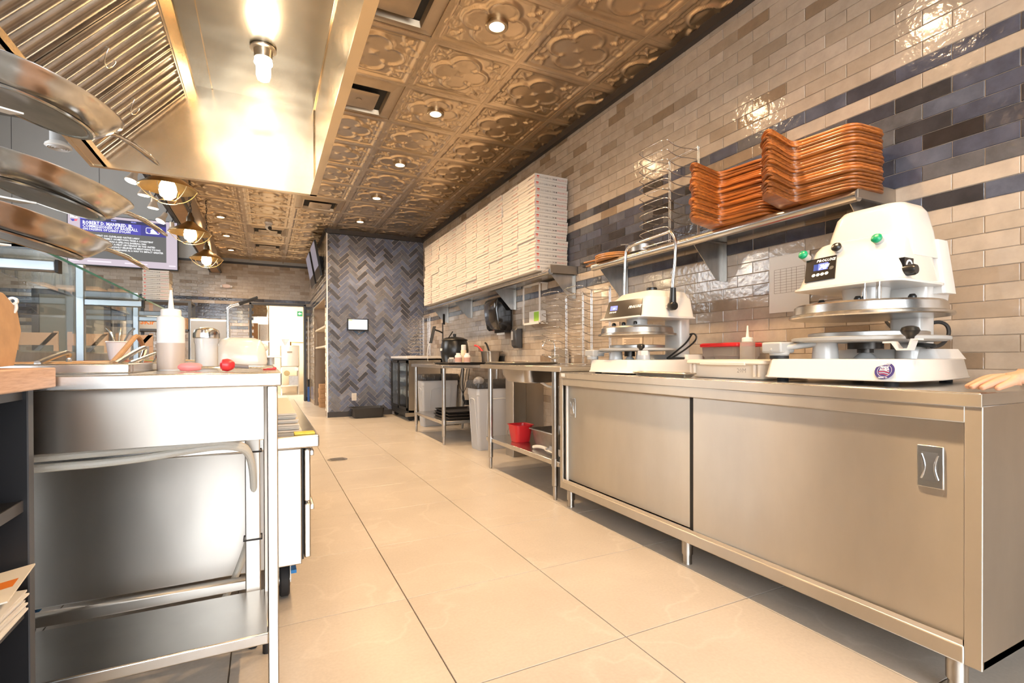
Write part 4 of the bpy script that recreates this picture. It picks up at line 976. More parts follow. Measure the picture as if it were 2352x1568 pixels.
# loose paddles at the far end of the shelf
PAD = mat('pale_paddle', (.50, .22, .06), .4, noise=(9, (1, 1, 1), .4), coat=.2)
for k, (a, dz, lb) in enumerate(((.05, 0, 'lowest of the wooden pizza paddles at the far end of the shelf'), (-.05, .013, 'middle wooden pizza paddle at the far end of the shelf'), (.12, .026, 'topmost wooden pizza paddle at the far end of the shelf'))):
    t = thing('pizza_paddle', lb, 'paddle', (2.22, 2.86, SZ1+.001+dz), rz=a, group='paddles on the shelf')
    MB().prism([(.12*math.cos(i*PI/16), -.02+.15*math.sin(i*PI/16)) for i in range(32)], 0, .011).build('blade', PAD, t, local=True, bev=.002)
    MB().prism([(-.016, .12), (.016, .12), (.014, .30), (-.014, .30)], .0005, .0105).build('handle', PAD, t, local=True, bev=.002)
    MB().box(-.016, .285, .0, .016, .325, .011).build('handle_end', BLACKM, t, local=True, bev=.002)
# ================================================================ wire pan racks
def rack_build(name, label, levels=10, h=.60, wdt=.24, dep=.26, group='wire pan racks', r=.0028):
    """uprights at local x=0, arms reach to -x"""
    t = thing(name, label, 'rack', group=group)
    f = MB()
    for s_ in (-1, 1):
        y = s_*wdt/2
        f.tube([(0, y, .003), (0, y, h-.01), (.002, y+.002, h), (.010, y+.004, h), (.016, y+.004, h-.01), (.016, y+.004, .003)], r*1.25, 8)
        f.tube([(.008, y, .0035), (-dep*.85, y, .0035)], r*1.2, 8)
    f.tube([(-dep*.85, -wdt/2, .0035), (-dep*.85, wdt/2, .0035)], r*1.2, 8); f.tube([(.012, -wdt/2, h-.004), (.012, wdt/2, h-.004)], r, 8); f.tube([(.008, -wdt/2, .0035), (.008, wdt/2, .0035)], r, 8)
    f.build('upright_frame', CHROME, t, local=True, smooth=70)
    lv = MB(); w2 = wdt/2
    def arm(s_): return [(0, s_*w2, 0), (-dep*.25, s_*w2, -.002), (-dep*.5, s_*w2, -.010), (-dep*.72, s_*w2, -.006), (-dep*.86, s_*w2, .008), (-dep, s_*w2, .022)]
    lv.tube(arm(-1)+arm(1)[::-1], r, 6); me = lv.mesh('rack_wire', CHROME, None, 70)
    for k in range(levels):
        o = bpy.data.objects.new('rack_wire', me); COL.objects.link(o); o.parent = t; o.location = (0, 0, .06+(h-.09)*k/(levels-1))
    return t
r0 = rack_build('pan_rack', 'empty wire pan rack standing on the board shelf beside the wooden boards')
r0.location = (2.36, 2.325, SZ1+.001)
for (x, y, z, rz, lb) in ((2.35, 3.18, .890, .0, 'wire pan rack on the sink table, nearer of the two'), (2.36, 3.56, .890, .05, 'wire pan rack on the sink table, farther of the two'),
    (2.20, 7.36, .972, .12, 'wire pan rack on the glass-door fridge, nearest of its three'), (2.27, 7.64, .972, .0, 'wire pan rack on the glass-door fridge, middle of its three'), (2.30, 7.96, .972, -.08, 'wire pan rack on the glass-door fridge, farthest of its three')):
    c = copy_tree(r0); c.location = (x, y, z); c.rotation_euler = (0, 0, rz); c['label'] = lb
t = thing('cake_tin', 'small round steel tin on the board shelf below the wire rack', 'tin', (2.21, 2.45, SZ1))
MB().lathe([(.07, 0), (.085, .004), (.088, .045), (.092, .048), (.088, .050), (.084, .046), (.08, .008), (.0001, .006)], (2.235, 2.555, SZ1+.001), 28).build('tin_body', STEEL_D, t)
MB().tube([(2.235-.085, 2.56, SZ1+.04), (2.235-.12, 2.57, SZ1+.05), (2.235-.16, 2.58, SZ1+.045)], .004, 8).build('tin_handle', STEEL_D, t)
# grating lying on the shelf
g = MB()
for i in range(9): g.tube([(2.19+.02*i, 2.67, SZ1+.005), (2.19+.02*i, 2.70, SZ1+.005)], .0022, 6)
for y in (2.67, 2.70): g.tube([(2.19, y, SZ1+.005), (2.35, y, SZ1+.005)], .0025, 6)
top(g, 'wire_grate', CHROME, 'flat wire grate lying on the board shelf by the paddles', 'grate')

# ================================================================ work tables
def leg(mb_r, x, y, z1, t, m=GALV):
    MB().lathe([(mb_r, z1), (mb_r, .10), (mb_r*.96, .095), (mb_r*.70, .09), (mb_r*.70, .02), (mb_r*.55, .0)], (x, y, 0), 18).build('leg', m, t)
def work_table(label, y0, y1, zt, legs, shelf_z, x0=1.69, x1=2.43, shelf=None):
    t = thing('work_table', label, 'table', ((x0+x1)/2, (y0+y1)/2, 0))
    b = MB(); b.box(x0+.003, y0, zt-.035, x1, y1, zt); b.build('table_top', STEEL_H, t, bev=.004); MB().box(x0, y0, zt-.035, x0+.004, y1, zt-.003).build('front_edge', STEEL, t, bev=.001)
    for x, y in legs: leg(.021, x, y, zt-.03, t)
    s0, s1 = shelf or (y0+.06, y1-.06)
    MB().box(x0+.03, s0, shelf_z-.035, x1-.04, s1, shelf_z).build('under_shelf', STEEL_H, t, bev=.004)
    for x, y in legs: MB().cyl((x, y, shelf_z-.038), (x, y, shelf_z+.012), .0255, 18).build('leg_socket', GALV, t)
    return t
TA = work_table('steel sink table between the cabinet and the first grey bin', 2.712, 4.03, .888, ((1.725, 2.83), (1.725, 3.885), (2.385, 2.83), (2.385, 3.885)), .262)
work_table('steel work table carrying the black soup kettle', 5.08, 6.32, .866, ((1.73, 5.14), (1.73, 6.24), (2.36, 5.14), (2.36, 6.24)), .255)
# sink bowl, drain and splash shroud belong to the sink table
MB().loft([rrect(1.99, 3.66, .17, .24, .06, .852, 4), rrect(1.99, 3.66, .165, .235, .06, .80, 4), rrect(1.99, 3.66, .14, .20, .07, .748, 4), rrect(1.99, 3.66, .10, .15, .06, .738, 4)]).build('sink_bowl', STEEL, TA)
MB().tube([(2.0, 3.50, .745), (2.05, 3.42, .70), (2.2, 3.38, .72), (2.4, 3.36, .76)], .010, 8).build('drain_hose', PAPER, TA)
t = thing('sink_pedestal', 'tall stainless pedestal column behind the first grey bin', 'column', (2.2, 4.25, 0))
MB().box(2.10, 4.20, 0, 2.24, 4.37, .82).build('column', STEEL, t, bev=.004); MB().box(2.24, 4.20, .0, 2.43, 4.22, .80).build('side_panel', STEEL, t)
t = thing('faucet', 'chrome gooseneck faucet at the back of the sink table', 'faucet', (2.36, 4.0-.12, .888))
fx, fy = 2.36, 3.87
MB().box(2.415, 3.74, .888, 2.43, 4.03, 1.02).build('backsplash', STEEL, t, bev=.003)
MB().cyl((fx, fy, .888), (fx, fy, .93), .022, 18).build('faucet_base', CHROME, t)
MB().tube([(fx, fy, .92), (fx, fy, 1.05), (fx-.012, fy+.004, 1.085), (fx-.05, fy+.01, 1.105), (fx-.09, fy+.02, 1.095), (fx-.11, fy+.025, 1.06), (fx-.112, fy+.025, 1.045)], .0085, 12).build('spout', CHROME, t)
MB().cyl((fx, fy-.05, .94), (fx, fy+.05, .94), .014, 14).build('mixer_body', CHROME, t)
for s_ in (-1, 1):
    MB().cyl((fx, fy+s_*.05, .94), (fx-.01, fy+s_*.085, .955), .012, 12).build('tap_handle', CHROME, t)
# under-shelf things
z = .2625
t = thing('bucket', 'small red plastic bucket on the sink table shelf', 'bucket', (1.83, 3.62, z))
bc = (1.865, 3.60)
MB().loft([rrect(*bc, .062+k_, .062+k_, .035, zz, 4) for zz, k_ in ((z, 0), (z+.006, .004), (z+.115, .018), (z+.135, .020), (z+.137, .028), (z+.141, .028), (z+.141, .020), (z+.137, .016), (z+.02, .002))]).build('pail', RED, t)
MB().tube([(bc[0], bc[1]+.085, z+.13), (bc[0]-.06, bc[1]+.10, z+.10), (bc[0]-.085, bc[1]+.07, z+.06), (bc[0]-.09, bc[1]+.03, z+.05)], .0018, 6).build('bail', CHROME, t)
def steam_pan(t, cx, cy, z, hx, hy, h, m=STEEL_D):
    MB().loft([rrect(cx, cy, hx+a, hy+a, .04, zz, 4) for zz, a in ((z, -.03), (z+.012, -.016), (z+h-.01, 0), (z+h, .006), (z+h, .018), (z+h-.003, .020), (z+h+.002, .018), (z+h+.002, .002), (z+h-.012, -.003), (z+.012, -.02))]).build('pan_body', m, t)
t = thing('steam_pan', 'deep steel steam pan beside the red bucket', 'pan', (1.98, 3.25, z)); steam_pan(t, 2.0, 3.24, z, .13, .20, .13)
t = thing('scoop', 'white plastic ice scoop on the sink table shelf', 'scoop', (1.81, 3.06, z))
MB().tube([(1.80, 3.26, z+.014), (1.80, 3.20, z+.028), (1.80, 3.12, z+.034), (1.80, 3.06, z+.03)], .013, 10).build('handle', WHITEP, t)
MB().loft([[(1.80+a*.05*w_, 3.06-d, z+.002+hh+abs(a)**2*.03) for a in (-1, -.6, 0, .6, 1)]+[(1.80+a*.046*w_, 3.06-d, z+.006+hh+abs(a)**2*.03) for a in (1, .6, 0, -.6, -1)] for d, w_, hh in ((0, .4, .018), (.05, 1, .002), (.15, 1, .0), (.19, .7, .0))]).build('bowl', WHITEP, t)
# trays and things on the tables
BT = mat('dark_tray', (.06, .052, .048), .4, .6)
t = thing('sheet_pan', 'aluminium sheet pan on the far end of the sink table', 'pan', (1.9, 3.7, .889)); sheet_pan(t, 1.72, 2.14, 3.45, 4.00, .8895, ALU, .016)
t = thing('sheet_pan', 'dark baking tray on the near end of the kettle table', 'pan', (1.95, 5.3, .867)); sheet_pan(t, 1.76, 2.22, 5.10, 5.62, .867, BT, .022)
for k in range(3):
    t = thing('sheet_pan', 'dark baking tray on the shelf under the kettle table, %s of three' % ['bottom', 'middle', 'top'][k], 'pan', (2.0, 5.4, .256+.03*k), group='trays under the kettle table')
    sheet_pan(t, 1.80-.0+.01*k, 2.25, 5.18+.02*k, 5.75, .2565+.030*k, BT, .024)
t = thing('soup_kettle', 'black round soup kettle warmer on the far work table', 'kettle', (2.18, 6.05, .866))
kc = (2.18, 6.04, .867)
MB().lathe([(.13, 0), (.15, .01), (.175, .10), (.180, .17), (.170, .25), (.155, .295)], kc, 36).build('kettle_body', BLACK, t)
MB().lathe([(.165, .292), (.168, .300), (.160, .312), (.10, .335), (.02, .345), (.0001, .346)], kc, 36).build('lid', BLACK, t)
MB().lathe([(.016, .342), (.02, .36), (.02, .378), (.0001, .385)], kc, 14).build('lid_knob', BLACK, t)
MB().tube([(kc[0]-.10, kc[1]-.06, kc[2]+.33), (kc[0]-.02, kc[1]+.02, kc[2]+.41)], .007, 8).build('ladle_handle', BLACK, t)
MB().lathe([(.150, .297), (.158, .300)], kc, 36).build('chrome_band', CHROME, t)
MB().box(kc[0]-.183, kc[1]-.03, kc[2]+.165, kc[0]-.176, kc[1]+.03, kc[2]+.195).build('nameplate', PAPER, t)
ph = thing('phone_stand', 'black articulated phone stand clamped at the back of the kettle table', 'stand', (2.13, 6.28, .866))
sx, sy = 2.10, 6.275
MB().cyl((sx, sy, .866), (sx, sy, 1.40), .008, 12).build('pole', BLACKM, ph)
MB().cyl((sx, sy, .866), (sx, sy, .885), .045, 20).build('base', BLACKM, ph)
MB().tube([(sx, sy, 1.27), (sx-.05, sy-.02, 1.29), (sx-.13, sy-.04, 1.31)], .010, 10).build('arm', BLACKM, ph)
MB().extr([(sx-.15, sy-.05, 1.35), (sx-.145, sy-.05, 1.35), (sx-.20, sy-.06, 1.13), (sx-.205, sy-.06, 1.13)], (.02, -.055, 0)).build('phone_holder', BLACK, ph)
MB().extr([(sx-.005, sy-.02, 1.38), (sx-.001, sy-.02, 1.38), (sx-.001, sy-.02, 1.52), (sx-.005, sy-.02, 1.52)], (.03, .01, 0)).build('upper_clamp', BLACK, ph)
MB().tube([(sx-.20, sy-.06, 1.14), (sx-.23, sy-.04, 1.0), (sx-.20, sy, .90)], .003, 6).build('cable', PAPER, ph)
BOT = mat('bottle_white', (.78, .75, .70), .45)
for (u, v, r, h, lb, nm, cat) in ((1037, 826, .042, .075, 'small glass jar on the dark tray by the kettle', 'jar', 'jar'), (1053, 826, .040, .125, 'white bottle with a plain label, left of the spray can', 'bottle', 'bottle'), (1073, 826, .036, .125, 'white bottle with red print, right of the spray can', 'bottle', 'bottle')):
    p = at(u, v, x=1.96 if u != 1037 else 1.90); p.y = max(5.17, min(5.5, p.y))
    p.x = at(u, v, y=p.y).x
    t = thing(nm, lb, cat, (p.x, p.y, .872))
    MB().lathe([(r*.95, 0), (r, .005), (r, h*.72), (r*.82, h*.82), (r*.6, h*.84)], (p.x, p.y, .872), 22).build('body', BOT if nm == 'bottle' else CLEARP, t)
    MB().lathe([(r*.66, h*.83), (r*.66, h), (.0001, h)], (p.x, p.y, .872), 18).build('cap', BOT, t)
    if nm == 'bottle': MB().lathe([(r*1.01, h*.2), (r*1.01, h*.6)], (p.x, p.y, .872), 22).build('label_band', mat('label_print', (.6, .35, .28), .6), t)
p = at(1065, 820, y=5.45); t = thing('spray_can', 'tall spray can with a white cap standing behind the bottles', 'can', (p.x, p.y, .872))
MB().lathe([(.032, 0), (.033, .004), (.033, .155), (.024, .168), (.0001, .168)], (p.x, p.y, .872), 22).build('can_body', mat('can_yellow', (.75, .62, .45), .4), t)
MB().lathe([(.029, .16), (.029, .215), (.024, .222), (.0001, .222)], (p.x, p.y, .872), 20).build('cap', BOT, t)
p = at(1127, 826, y=5.22); t = thing('utensil_pan', 'square steel pan holding red and black handled utensils', 'pan', (p.x, p.y, .867)); steam_pan(t, p.x, p.y, .867, .085, .12, .15, STEEL)
MB().tube([(p.x-.03, p.y+.05, .95), (p.x-.08, p.y+.13, 1.06), (p.x-.105, p.y+.17, 1.085), (p.x-.115, p.y+.20, 1.085)], .011, 10).build('red_handle', RED, t)
MB().tube([(p.x, p.y, .95), (p.x-.03, p.y+.04, 1.10), (p.x-.045, p.y+.06, 1.115)], .011, 10).build('black_handle', BLACK, t)
top(MB().box(2.422, 5.10, .868, 2.436, 5.72, .96).box(2.412, 5.10, .868, 2.436, 5.72, .885), 'tray_guard', BLACKM, 'low black plastic guard behind the utensil pan', 'guard')
# ================================================================ grey bins
BINM = mat('grey_bin', (.50, .51, .53), .5); BAGM = mat('black_bag', (.03, .03, .033), .35, bump=[(25, (1, 1, 1), .5, .02)])
def slim_bin(cx, cy, label, hx=.26, hy=.14, h=.665):
    t = thing('slim_bin', label, 'bin', (cx, cy, 0), group='grey slim bins')
    MB().loft([rrect(cx, cy, hx-k_, hy-k_, .03, z_, 4) for z_, k_ in ((0.001, .035), (.02, .03), (h-.11, .006), (h-.10, .0), (h, .0), (h, -.006), (h+.004, -.006), (h+.004, .004), (h-.02, .006))]).build('bin_body', BINM, t)
    r = MB()
    for s_ in (-1, 1):
        pts = [(cx+hx*.55*a, cy+s_*(hy-.034+.032*(b)), .06+(h-.20)*b) for a, b in ((-1, 0), (-1, .9), (-.85, 1), (.85, 1), (1, .9), (1, 0))]
        r.tube(pts, .006, 6)
    pts = [(cx-hx+.03-.028*b, cy+hy*.55*a, .06+(h-.20)*b) for a, b in ((-1, 0), (-1, .9), (-.8, 1), (.8, 1), (1, .9), (1, 0))]
    r.tube(pts, .005, 6); r.build('moulded_rib', BINM, t)
    g = MB(); g.loft([rrect(cx, cy, hx+.012+a, hy+.012+a, .035, z_, 4) for z_, a in ((h-.035, .0), (h-.02, .004), (h+.02, .002), (h+.05, -.012), (h+.035, -.03))], caps=False); g.build('bin_liner', BAGM, t)
    return t
slim_bin(2.165, 4.76, 'grey slim bin with a black liner beside the sink table'); slim_bin(2.165, 6.70, 'grey slim bin half hidden behind the kettle table')
MB().ball((1.94, 4.66, .70), .06, .9, 14).build('bag_knot', mat('clear_bag', (.25, .25, .27), .2, trans=.3), bpy.data.objects['slim_bin'])
# cables below the kettle table
cbl = MB()
for a in range(4): cbl.tube([(2.28+.02*a, 6.05-.04*a, .80), (2.22+.04*a, 6.0, .60), (2.30-.02*a, 5.98, .42), (2.26+.03*a, 5.95+.03*a, .33)], .004, 6)
cbl.box(2.30, 5.93, .34, 2.36, 6.0, .40); top(cbl, 'power_cables', BLACKM, 'tangle of black power cables under the kettle table', 'cable')
# ================================================================ glass-door fridge
t = thing('glass_door_fridge', 'low black and steel glass-door fridge against the blue herringbone wall', 'fridge', (2.15, 7.78, 0))
f0, f1, gx = 7.27, 8.29, 1.885
b = MB(); b.box(gx+.02, f0, .13, 2.42, f0+.02, .93); b.box(gx+.02, f1-.02, .13, 2.42, f1, .93); b.box(2.40, f0, .13, 2.42, f1, .93); b.box(gx+.02, f0, .13, 2.42, f1, .16); b.box(gx+.02, f0, .91, 2.42, f1, .93); b.build('body', STEEL, t)
MB().box(gx-.015, f0-.01, .93, 2.43, f1, .970).build('fridge_top', WHITEP, t, bev=.006)
MB().box(gx-.004, f0, .07, gx+.02, f1, .155).build('kick_grille', BLACKM, t)
MB().box(gx-.03, f0-.004, .07, gx+.16, f0+.02, .125).build('corner_foot', STEEL, t)
for y0, y1 in ((f0+.005, f0+.52), (f0+.525, f1-.005)):
    d = MB(); d.box(gx-.012, y0, .16, gx+.008, y0+.035, .90); d.box(gx-.012, y1-.035, .16, gx+.008, y1, .90); d.box(gx-.012, y0, .16, gx+.008, y1, .20); d.box(gx-.012, y0, .865, gx+.008, y1, .90)
    d = d.build('fridge_door', BLACKM, t)
    MB().box(gx-.002, y0+.033, .198, gx+.003, y1-.033, .867).build('pane', GLASS, d)
for z_ in (.36, .56, .74): MB().box(gx+.03, f0+.03, z_, 2.38, f1-.03, z_+.006).build('wire_shelf', CHROME, t)
for z_ in (.38, .57, .75): 
    for k in range(4): MB().loft([rrect(2.03, f0+.14+.23*k, .09, .08, .02, zz, 3) for zz in (z_-.012, z_+.06+.03*(k % 2))]).build('stored_tub', CLEARP if k % 2 else WHITEP, t)
for x in (1.95, 2.36):
    for y in (f0+.07, f1-.07): MB().lathe([(.001, -.02), (.035, -.018), (.04, -.012), (.04, .012), (.035, .018), (.001, .02)], (x, y, .04), 18, axis='y').build('caster', RUBBER, t)
MB().box(gx-.016, f1-.12, .28, gx-.010, f1-.09, .31).build('switch', BLACK, t)
t = thing('bus_tub', 'black plastic bus tub on the floor by the herringbone wall', 'tub', (1.44, 8.1, 0))
MB().loft([rrect(1.46, 8.13, .25+k_, .17+k_, .04, z_, 4) for z_, k_ in ((.001, -.035), (.006, -.03), (.15, -.008), (.152, .012), (.160, .012), (.160, -.01), (.02, -.035))]).build('tub_body', mat('worn_black_plastic', (.03, .028, .027), .45), t)
# ================================================================ wall-hung things
def dispenser():
    t = thing('towel_dispenser', 'large black paper towel dispenser on the tiled wall', 'dispenser', (2.33, 5.05, 1.24))
    y0, y1 = 4.885, 5.205
    secs = [(1.245, .165), (1.27, .185), (1.36, .205), (1.46, .218), (1.54, .218), (1.585, .20), (1.60, .17)]
    MB().loft([rrect(WX-.007-d/2, (y0+y1)/2, d/2, (y1-y0)/2-(.01 if i in (0, 6) else 0), .03, z_, 4) for i, (z_, d) in enumerate(secs)]).build('cover', mat('smoked_black', (.014, .013, .013), .12, coat=.5), t)
    MB().box(WX-.10, y0+.03, 1.222, WX-.02, y1-.03, 1.25).build('outlet', BLACKM, t)
    MB().box(WX-.090, y0+.05, 1.20, WX-.086, y1-.07, 1.235).build('paper_towel', PAPER, t)
    m = MB(); z_ = 1.47; m.add([(WX-.2165, 5.06, z_+.022), (WX-.2165, 5.05, z_-.015), (WX-.2165, 5.04, z_+.022), (WX-.2165, 5.05, z_+.010)], [(0, 1, 2, 3)]); m.build('emblem', INKW, t)
dispenser()
t = thing('soap_dispenser', 'slim dark grey soap dispenser beside the towel dispenser', 'dispenser', (2.40, 4.72, 1.04))
MB().loft([rrect(WX-.007-d/2, 4.71, d/2, .055, .02, z_, 4) for z_, d in ((1.045, .06), (1.07, .085), (1.16, .095), (1.23, .095), (1.25, .075))]).build('cover', mat('charcoal_plastic', (.045, .045, .048), .3), t)
MB().box(WX-.106, 4.70, 1.13, WX-.100, 4.735, 1.22).build('window', mat('grey_window', (.35, .35, .36), .3), t)
t = thing('glove_holder', 'white wire-frame wall holder with a box of gloves by the wire racks', 'holder', (2.41, 4.30, 1.265))
ga, gb = 4.14, 4.47
fr_ = MB()
for y in (ga, gb):
    fr_.box(WX-.10, y-.008, 1.27, WX-.09, y+.008, 1.665); fr_.box(WX-.10, y-.008, 1.27, WX-.007, y+.008, 1.28); fr_.box(WX-.10, y-.008, 1.655, WX-.007, y+.008, 1.668)
fr_.box(WX-.10, ga, 1.27, WX-.09, gb, 1.29); fr_.box(WX-.10, ga, 1.645, WX-.09, gb, 1.668); fr_.box(WX-.012, ga, 1.60, WX-.007, ga+.10, 1.668); fr_.build('frame', WHITEP, t)
MB().box(WX-.085, ga+.02, 1.292, WX-.012, gb-.10, 1.40).build('glove_box', WHITEP, t)
MB().box(WX-.0865, ga+.03, 1.30, WX-.0852, ga+.13, 1.39).build('green_print', mat('lime_print', (.30, .55, .05), .6), t)
t = thing('mounting_strip', 'slim white strip fixed under the shelf bracket left of the small press', 'strip', (WX-.012, 3.03, 1.30))
MB().box(WX-.022, 3.015, 1.33, WX-.0075, 3.05, 1.59).build('channel', STEEL_H, t)
# tablet and outlet on the blue wall
a, b = at(797, 731, y=EY-.02), at(846, 760, y=EY-.02)
t = thing('wall_tablet', 'small tablet screen mounted on the herringbone wall', 'tablet', ((a.x+b.x)/2, EY-.02, b.z))
MB().box(a.x, EY-.040, b.z, b.x, EY-.020, a.z).build('bezel', BLACK, t, bev=.004)
MB().box(a.x+.02, EY-.0415, b.z+.022, b.x-.02, EY-.0402, a.z-.015).build('screen', glow('tablet_screen', (.85, .90, 1.0), 1.25), t)
MB().box(a.x+.02, EY-.0420, a.z-.035, a.x+.08, EY-.0416, a.z-.018).build('screen_tab', glow('tablet_tab', (.9, .8, .3), .9), t)
MB().box((a.x+b.x)/2-.05, EY-.02, (a.z+b.z)/2-.05, (a.x+b.x)/2+.05, EY-.0075, (a.z+b.z)/2+.05).build('mount', BLACKM, t)
MB().tube([((a.x+b.x)/2-.05+.035*i+.02*math.sin(i*2), EY-.016, b.z-.005-.05*math.sin(i*PI/4)) for i in range(5)], .005, 8).build('blue_cable', mat('blue_cable', (.03, .16, .40), .5), t)
t = thing('wall_outlet', 'white power outlet low on the herringbone wall', 'outlet', (1.288, EY-.012, .25))
MB().box(1.25, EY-.0135, .252, 1.327, EY-.0075, .374).build('plate', WHITEP, t, bev=.003)
for z_ in (.285, .34): MB().box(1.27, EY-.0150, z_-.018, 1.307, EY-.0136, z_+.018).build('socket', mat('socket_ivory', (.62, .58, .52), .5), t)
# floor drain
p = at(775, 1055, z=0)
t = thing('floor_drain', 'round metal floor drain in the kitchen aisle', 'drain', (p.x, p.y, .0005))
MB().lathe([(.0001, .003), (.085, .003), (.09, .0015), (.09, .0003)], (p.x, p.y, 0), 32).build('grate', STEEL_D, t)
for k in range(5): MB().box(p.x-.06, p.y-.052+.026*k-.004, .0031, p.x+.06, p.y-.052+.026*k+.004, .0036).build('slot', BLACKM, t)
# ================================================================ left: prep counter, chef base, shelving
t = thing('prep_counter', 'long stainless prep counter at the left with a square post at its near corner', 'counter', (-.45, 3.0, 0))
PT = .910
MB().box(-.95, 1.495, PT-.037, .041, 4.70, PT).build('counter_top', STEEL_H, t, bev=.004)
MB().box(-.92, 1.53, .726, -.004, 1.542, PT-.037).build('front_apron', STEEL, t)
MB().box(-.94, 1.542, .80, -.03, 1.84, PT-.037).build('rail_housing', STEEL, t)
def post(x0, y0, x1, y1, z0, z1): return MB().box(x0, y0, z0, x1, y1, z1).build('post', STEEL, t, bev=.003)
post(.004, 1.512, .031, 1.545, .0, PT-.037); post(-.060, 1.82, -.016, 1.86, .03, .80); post(-.006, 1.775, .010, 1.80, .02, PT-.037); post(-.90, 1.512, -.87, 1.545, 0, PT-.037); post(-.90, 1.82, -.87, 1.85, 0, .8)
for x, y in ((-.03, 4.65), (-.9, 4.65)): post(x-.02, y-.02, x+.02, y+.02, 0, PT-.037)
for x, y in ((-.04, 1.84), (.002, 1.787)): MB().cyl((x, y, 0), (x, y, .035), .014, 12).build('foot', BLACKM, t)
s = MB(); s.box(-.90, 1.505, .170, .006, 1.80, .201); s.build('under_shelf', STEEL_H, t, bev=.004)
MB().box(-.90, 1.86, .183, -.05, 1.90, .215).build('rear_rail', STEEL, t, bev=.003)
HOSE = mat('braided_hose', (.62, .60, .54), .4, bump=[(400, (1, 1, 1), .4, .002)])
for z0, z1, r in ((.690, .705, .010), (.664, .695, .011)):
    MB().tube([(-.80, 1.70, z0), (-.545, 1.70, z0), (-.34, 1.70, z0+.004 if z0 > .68 else z0+.002), (-.15, 1.70, z1-.006), (-.09, 1.71, z1-.01), (-.05, 1.74, z1-.03), (-.035, 1.78, .60), (-.035, 1.90, .40), (-.07, 1.95, .26), (-.11, 1.96, .16), (-.16, 1.97, .06)], r, 10).build('hose', HOSE, t)
for z in (.645, .36): MB().tube([(-.064, 1.815, z), (-.012, 1.815, z), (-.012, 1.865, z), (-.064, 1.865, z)], .003, 6, closed=True).build('cable_tie', BLACKM, t)
# topping rail on the counter: lip, pans, utensils
r = thing('topping_rail', 'steel topping rail with a raised lip and sunken pans along the prep counter', 'rail', (-.6, 2.9, PT))
rl = MB(); rl.box(-.93, 1.60, PT, -.315, 1.635, PT+.026); rl.box(-.93, 4.30, PT, -.315, 4.33, PT+.026); rl.box(-.34, 1.635, PT, -.315, 4.30, PT+.026); rl.build('raised_lip', STEEL_H, r, bev=.004)
MB().box(-.945, 1.60, PT, -.925, 4.33, PT+.075).build('rear_splash', STEEL_D, r)
FOOD = [mat('topping_%d' % i, c, .8, bump=[(60, (1, 1, 1), .8, .02)]) for i, c in enumerate([(.50, .30, .14), (.55, .45, .30), (.40, .10, .06), (.18, .25, .08), (.62, .55, .42)])]
for i in range(7):
    y0 = 1.65+i*.375
    tp = MB(); tp.loft([rrect(-.578, y0+.17, .218+a, .168+a, .03, PT+z, 3) for z, a in ((.002, -.02), (.018, 0), (.020, .004), (.022, 0), (.006, -.024))])
    p = thing('topping_pan', 'steel topping pan in the prep rail, %s from the near end' % ORD[i], 'pan', (-.578, y0+.17, PT+.002), group='topping pans in the prep rail')
    tp.build('pan_body', STEEL_H, p)
    MB().loft([rrect(-.578, y0+.17, a-.07, b, .03, PT+z, 3) for a, b, z in ((.26, .14, .008), (.25, .13, .020), (.16, .09, .030))]).build('topping', FOOD[i % 5], p)
CRM = STEEL_H
def utensil(P, label, w_=.012, m=CRM, name='serving_tongs', cat='tongs'):
    b = MB(); b.tube(P, w_/2, 8)
    return top(b, name, m, label, cat)
AA = lambda x, y, X: at(x/6.533, 640+y/6.533, x=X)
utensil([AA(560, 1268, -.50), AA(800, 1170, -.50), AA(960, 1115, -.50), AA(1020, 1105, -.50), AA(1040, 1180, -.50), AA(1030, 1262, -.50)], 'bent steel tongs handle resting over the nearest topping pan', .014)
utensil([AA(1690, 1262, -.45), AA(1880, 1050, -.45), AA(2030, 860, -.45), AA(2080, 870, -.45), AA(2140, 990, -.45)], 'wooden-look flat spoon handle leaning up over the topping rail', .018, KRAFT, 'serving_spoon', 'spoon')
utensil([AA(1730, 1275, -.42), AA(1960, 1130, -.42), AA(2130, 1040, -.42), AA(2185, 1030, -.42), AA(2160, 1130, -.42), AA(2110, 1270, -.42)], 'steel ladle handle bent over the lip of the topping rail', .016, CRM, 'ladle', 'ladle')
utensil([AA(1960, 1262, -.40), AA(2200, 1170, -.40), AA(2352, 1110, -.40), AA(2352, 1200, -.40), AA(2300, 1270, -.40)], 'second steel ladle handle beside the squeeze bottle', .013, CRM, 'ladle', 'ladle')
# tub with spoons
p = AA(1785, 1170, -.56); t = thing('spoon_tub', 'white round tub of spoons standing in the topping rail', 'tub', (p.x, p.y, PT+.012))
MB().lathe([(.030, 0), (.034, .004), (.044, .075), (.047, .078), (.044, .082), (.040, .078), (.03, .008), (.0001, .006)], (p.x, p.y, PT+.030), 24).build('tub', mat('enamel_white', (.8, .8, .8), .35), t)
for a in range(3): MB().tube([(p.x, p.y, PT+.06), (p.x+.03*(a-1), p.y+.02, PT+.15), (p.x+.05*(a-1), p.y+.03, PT+.17)], .004, 8).build('spoon', CHROME, t)
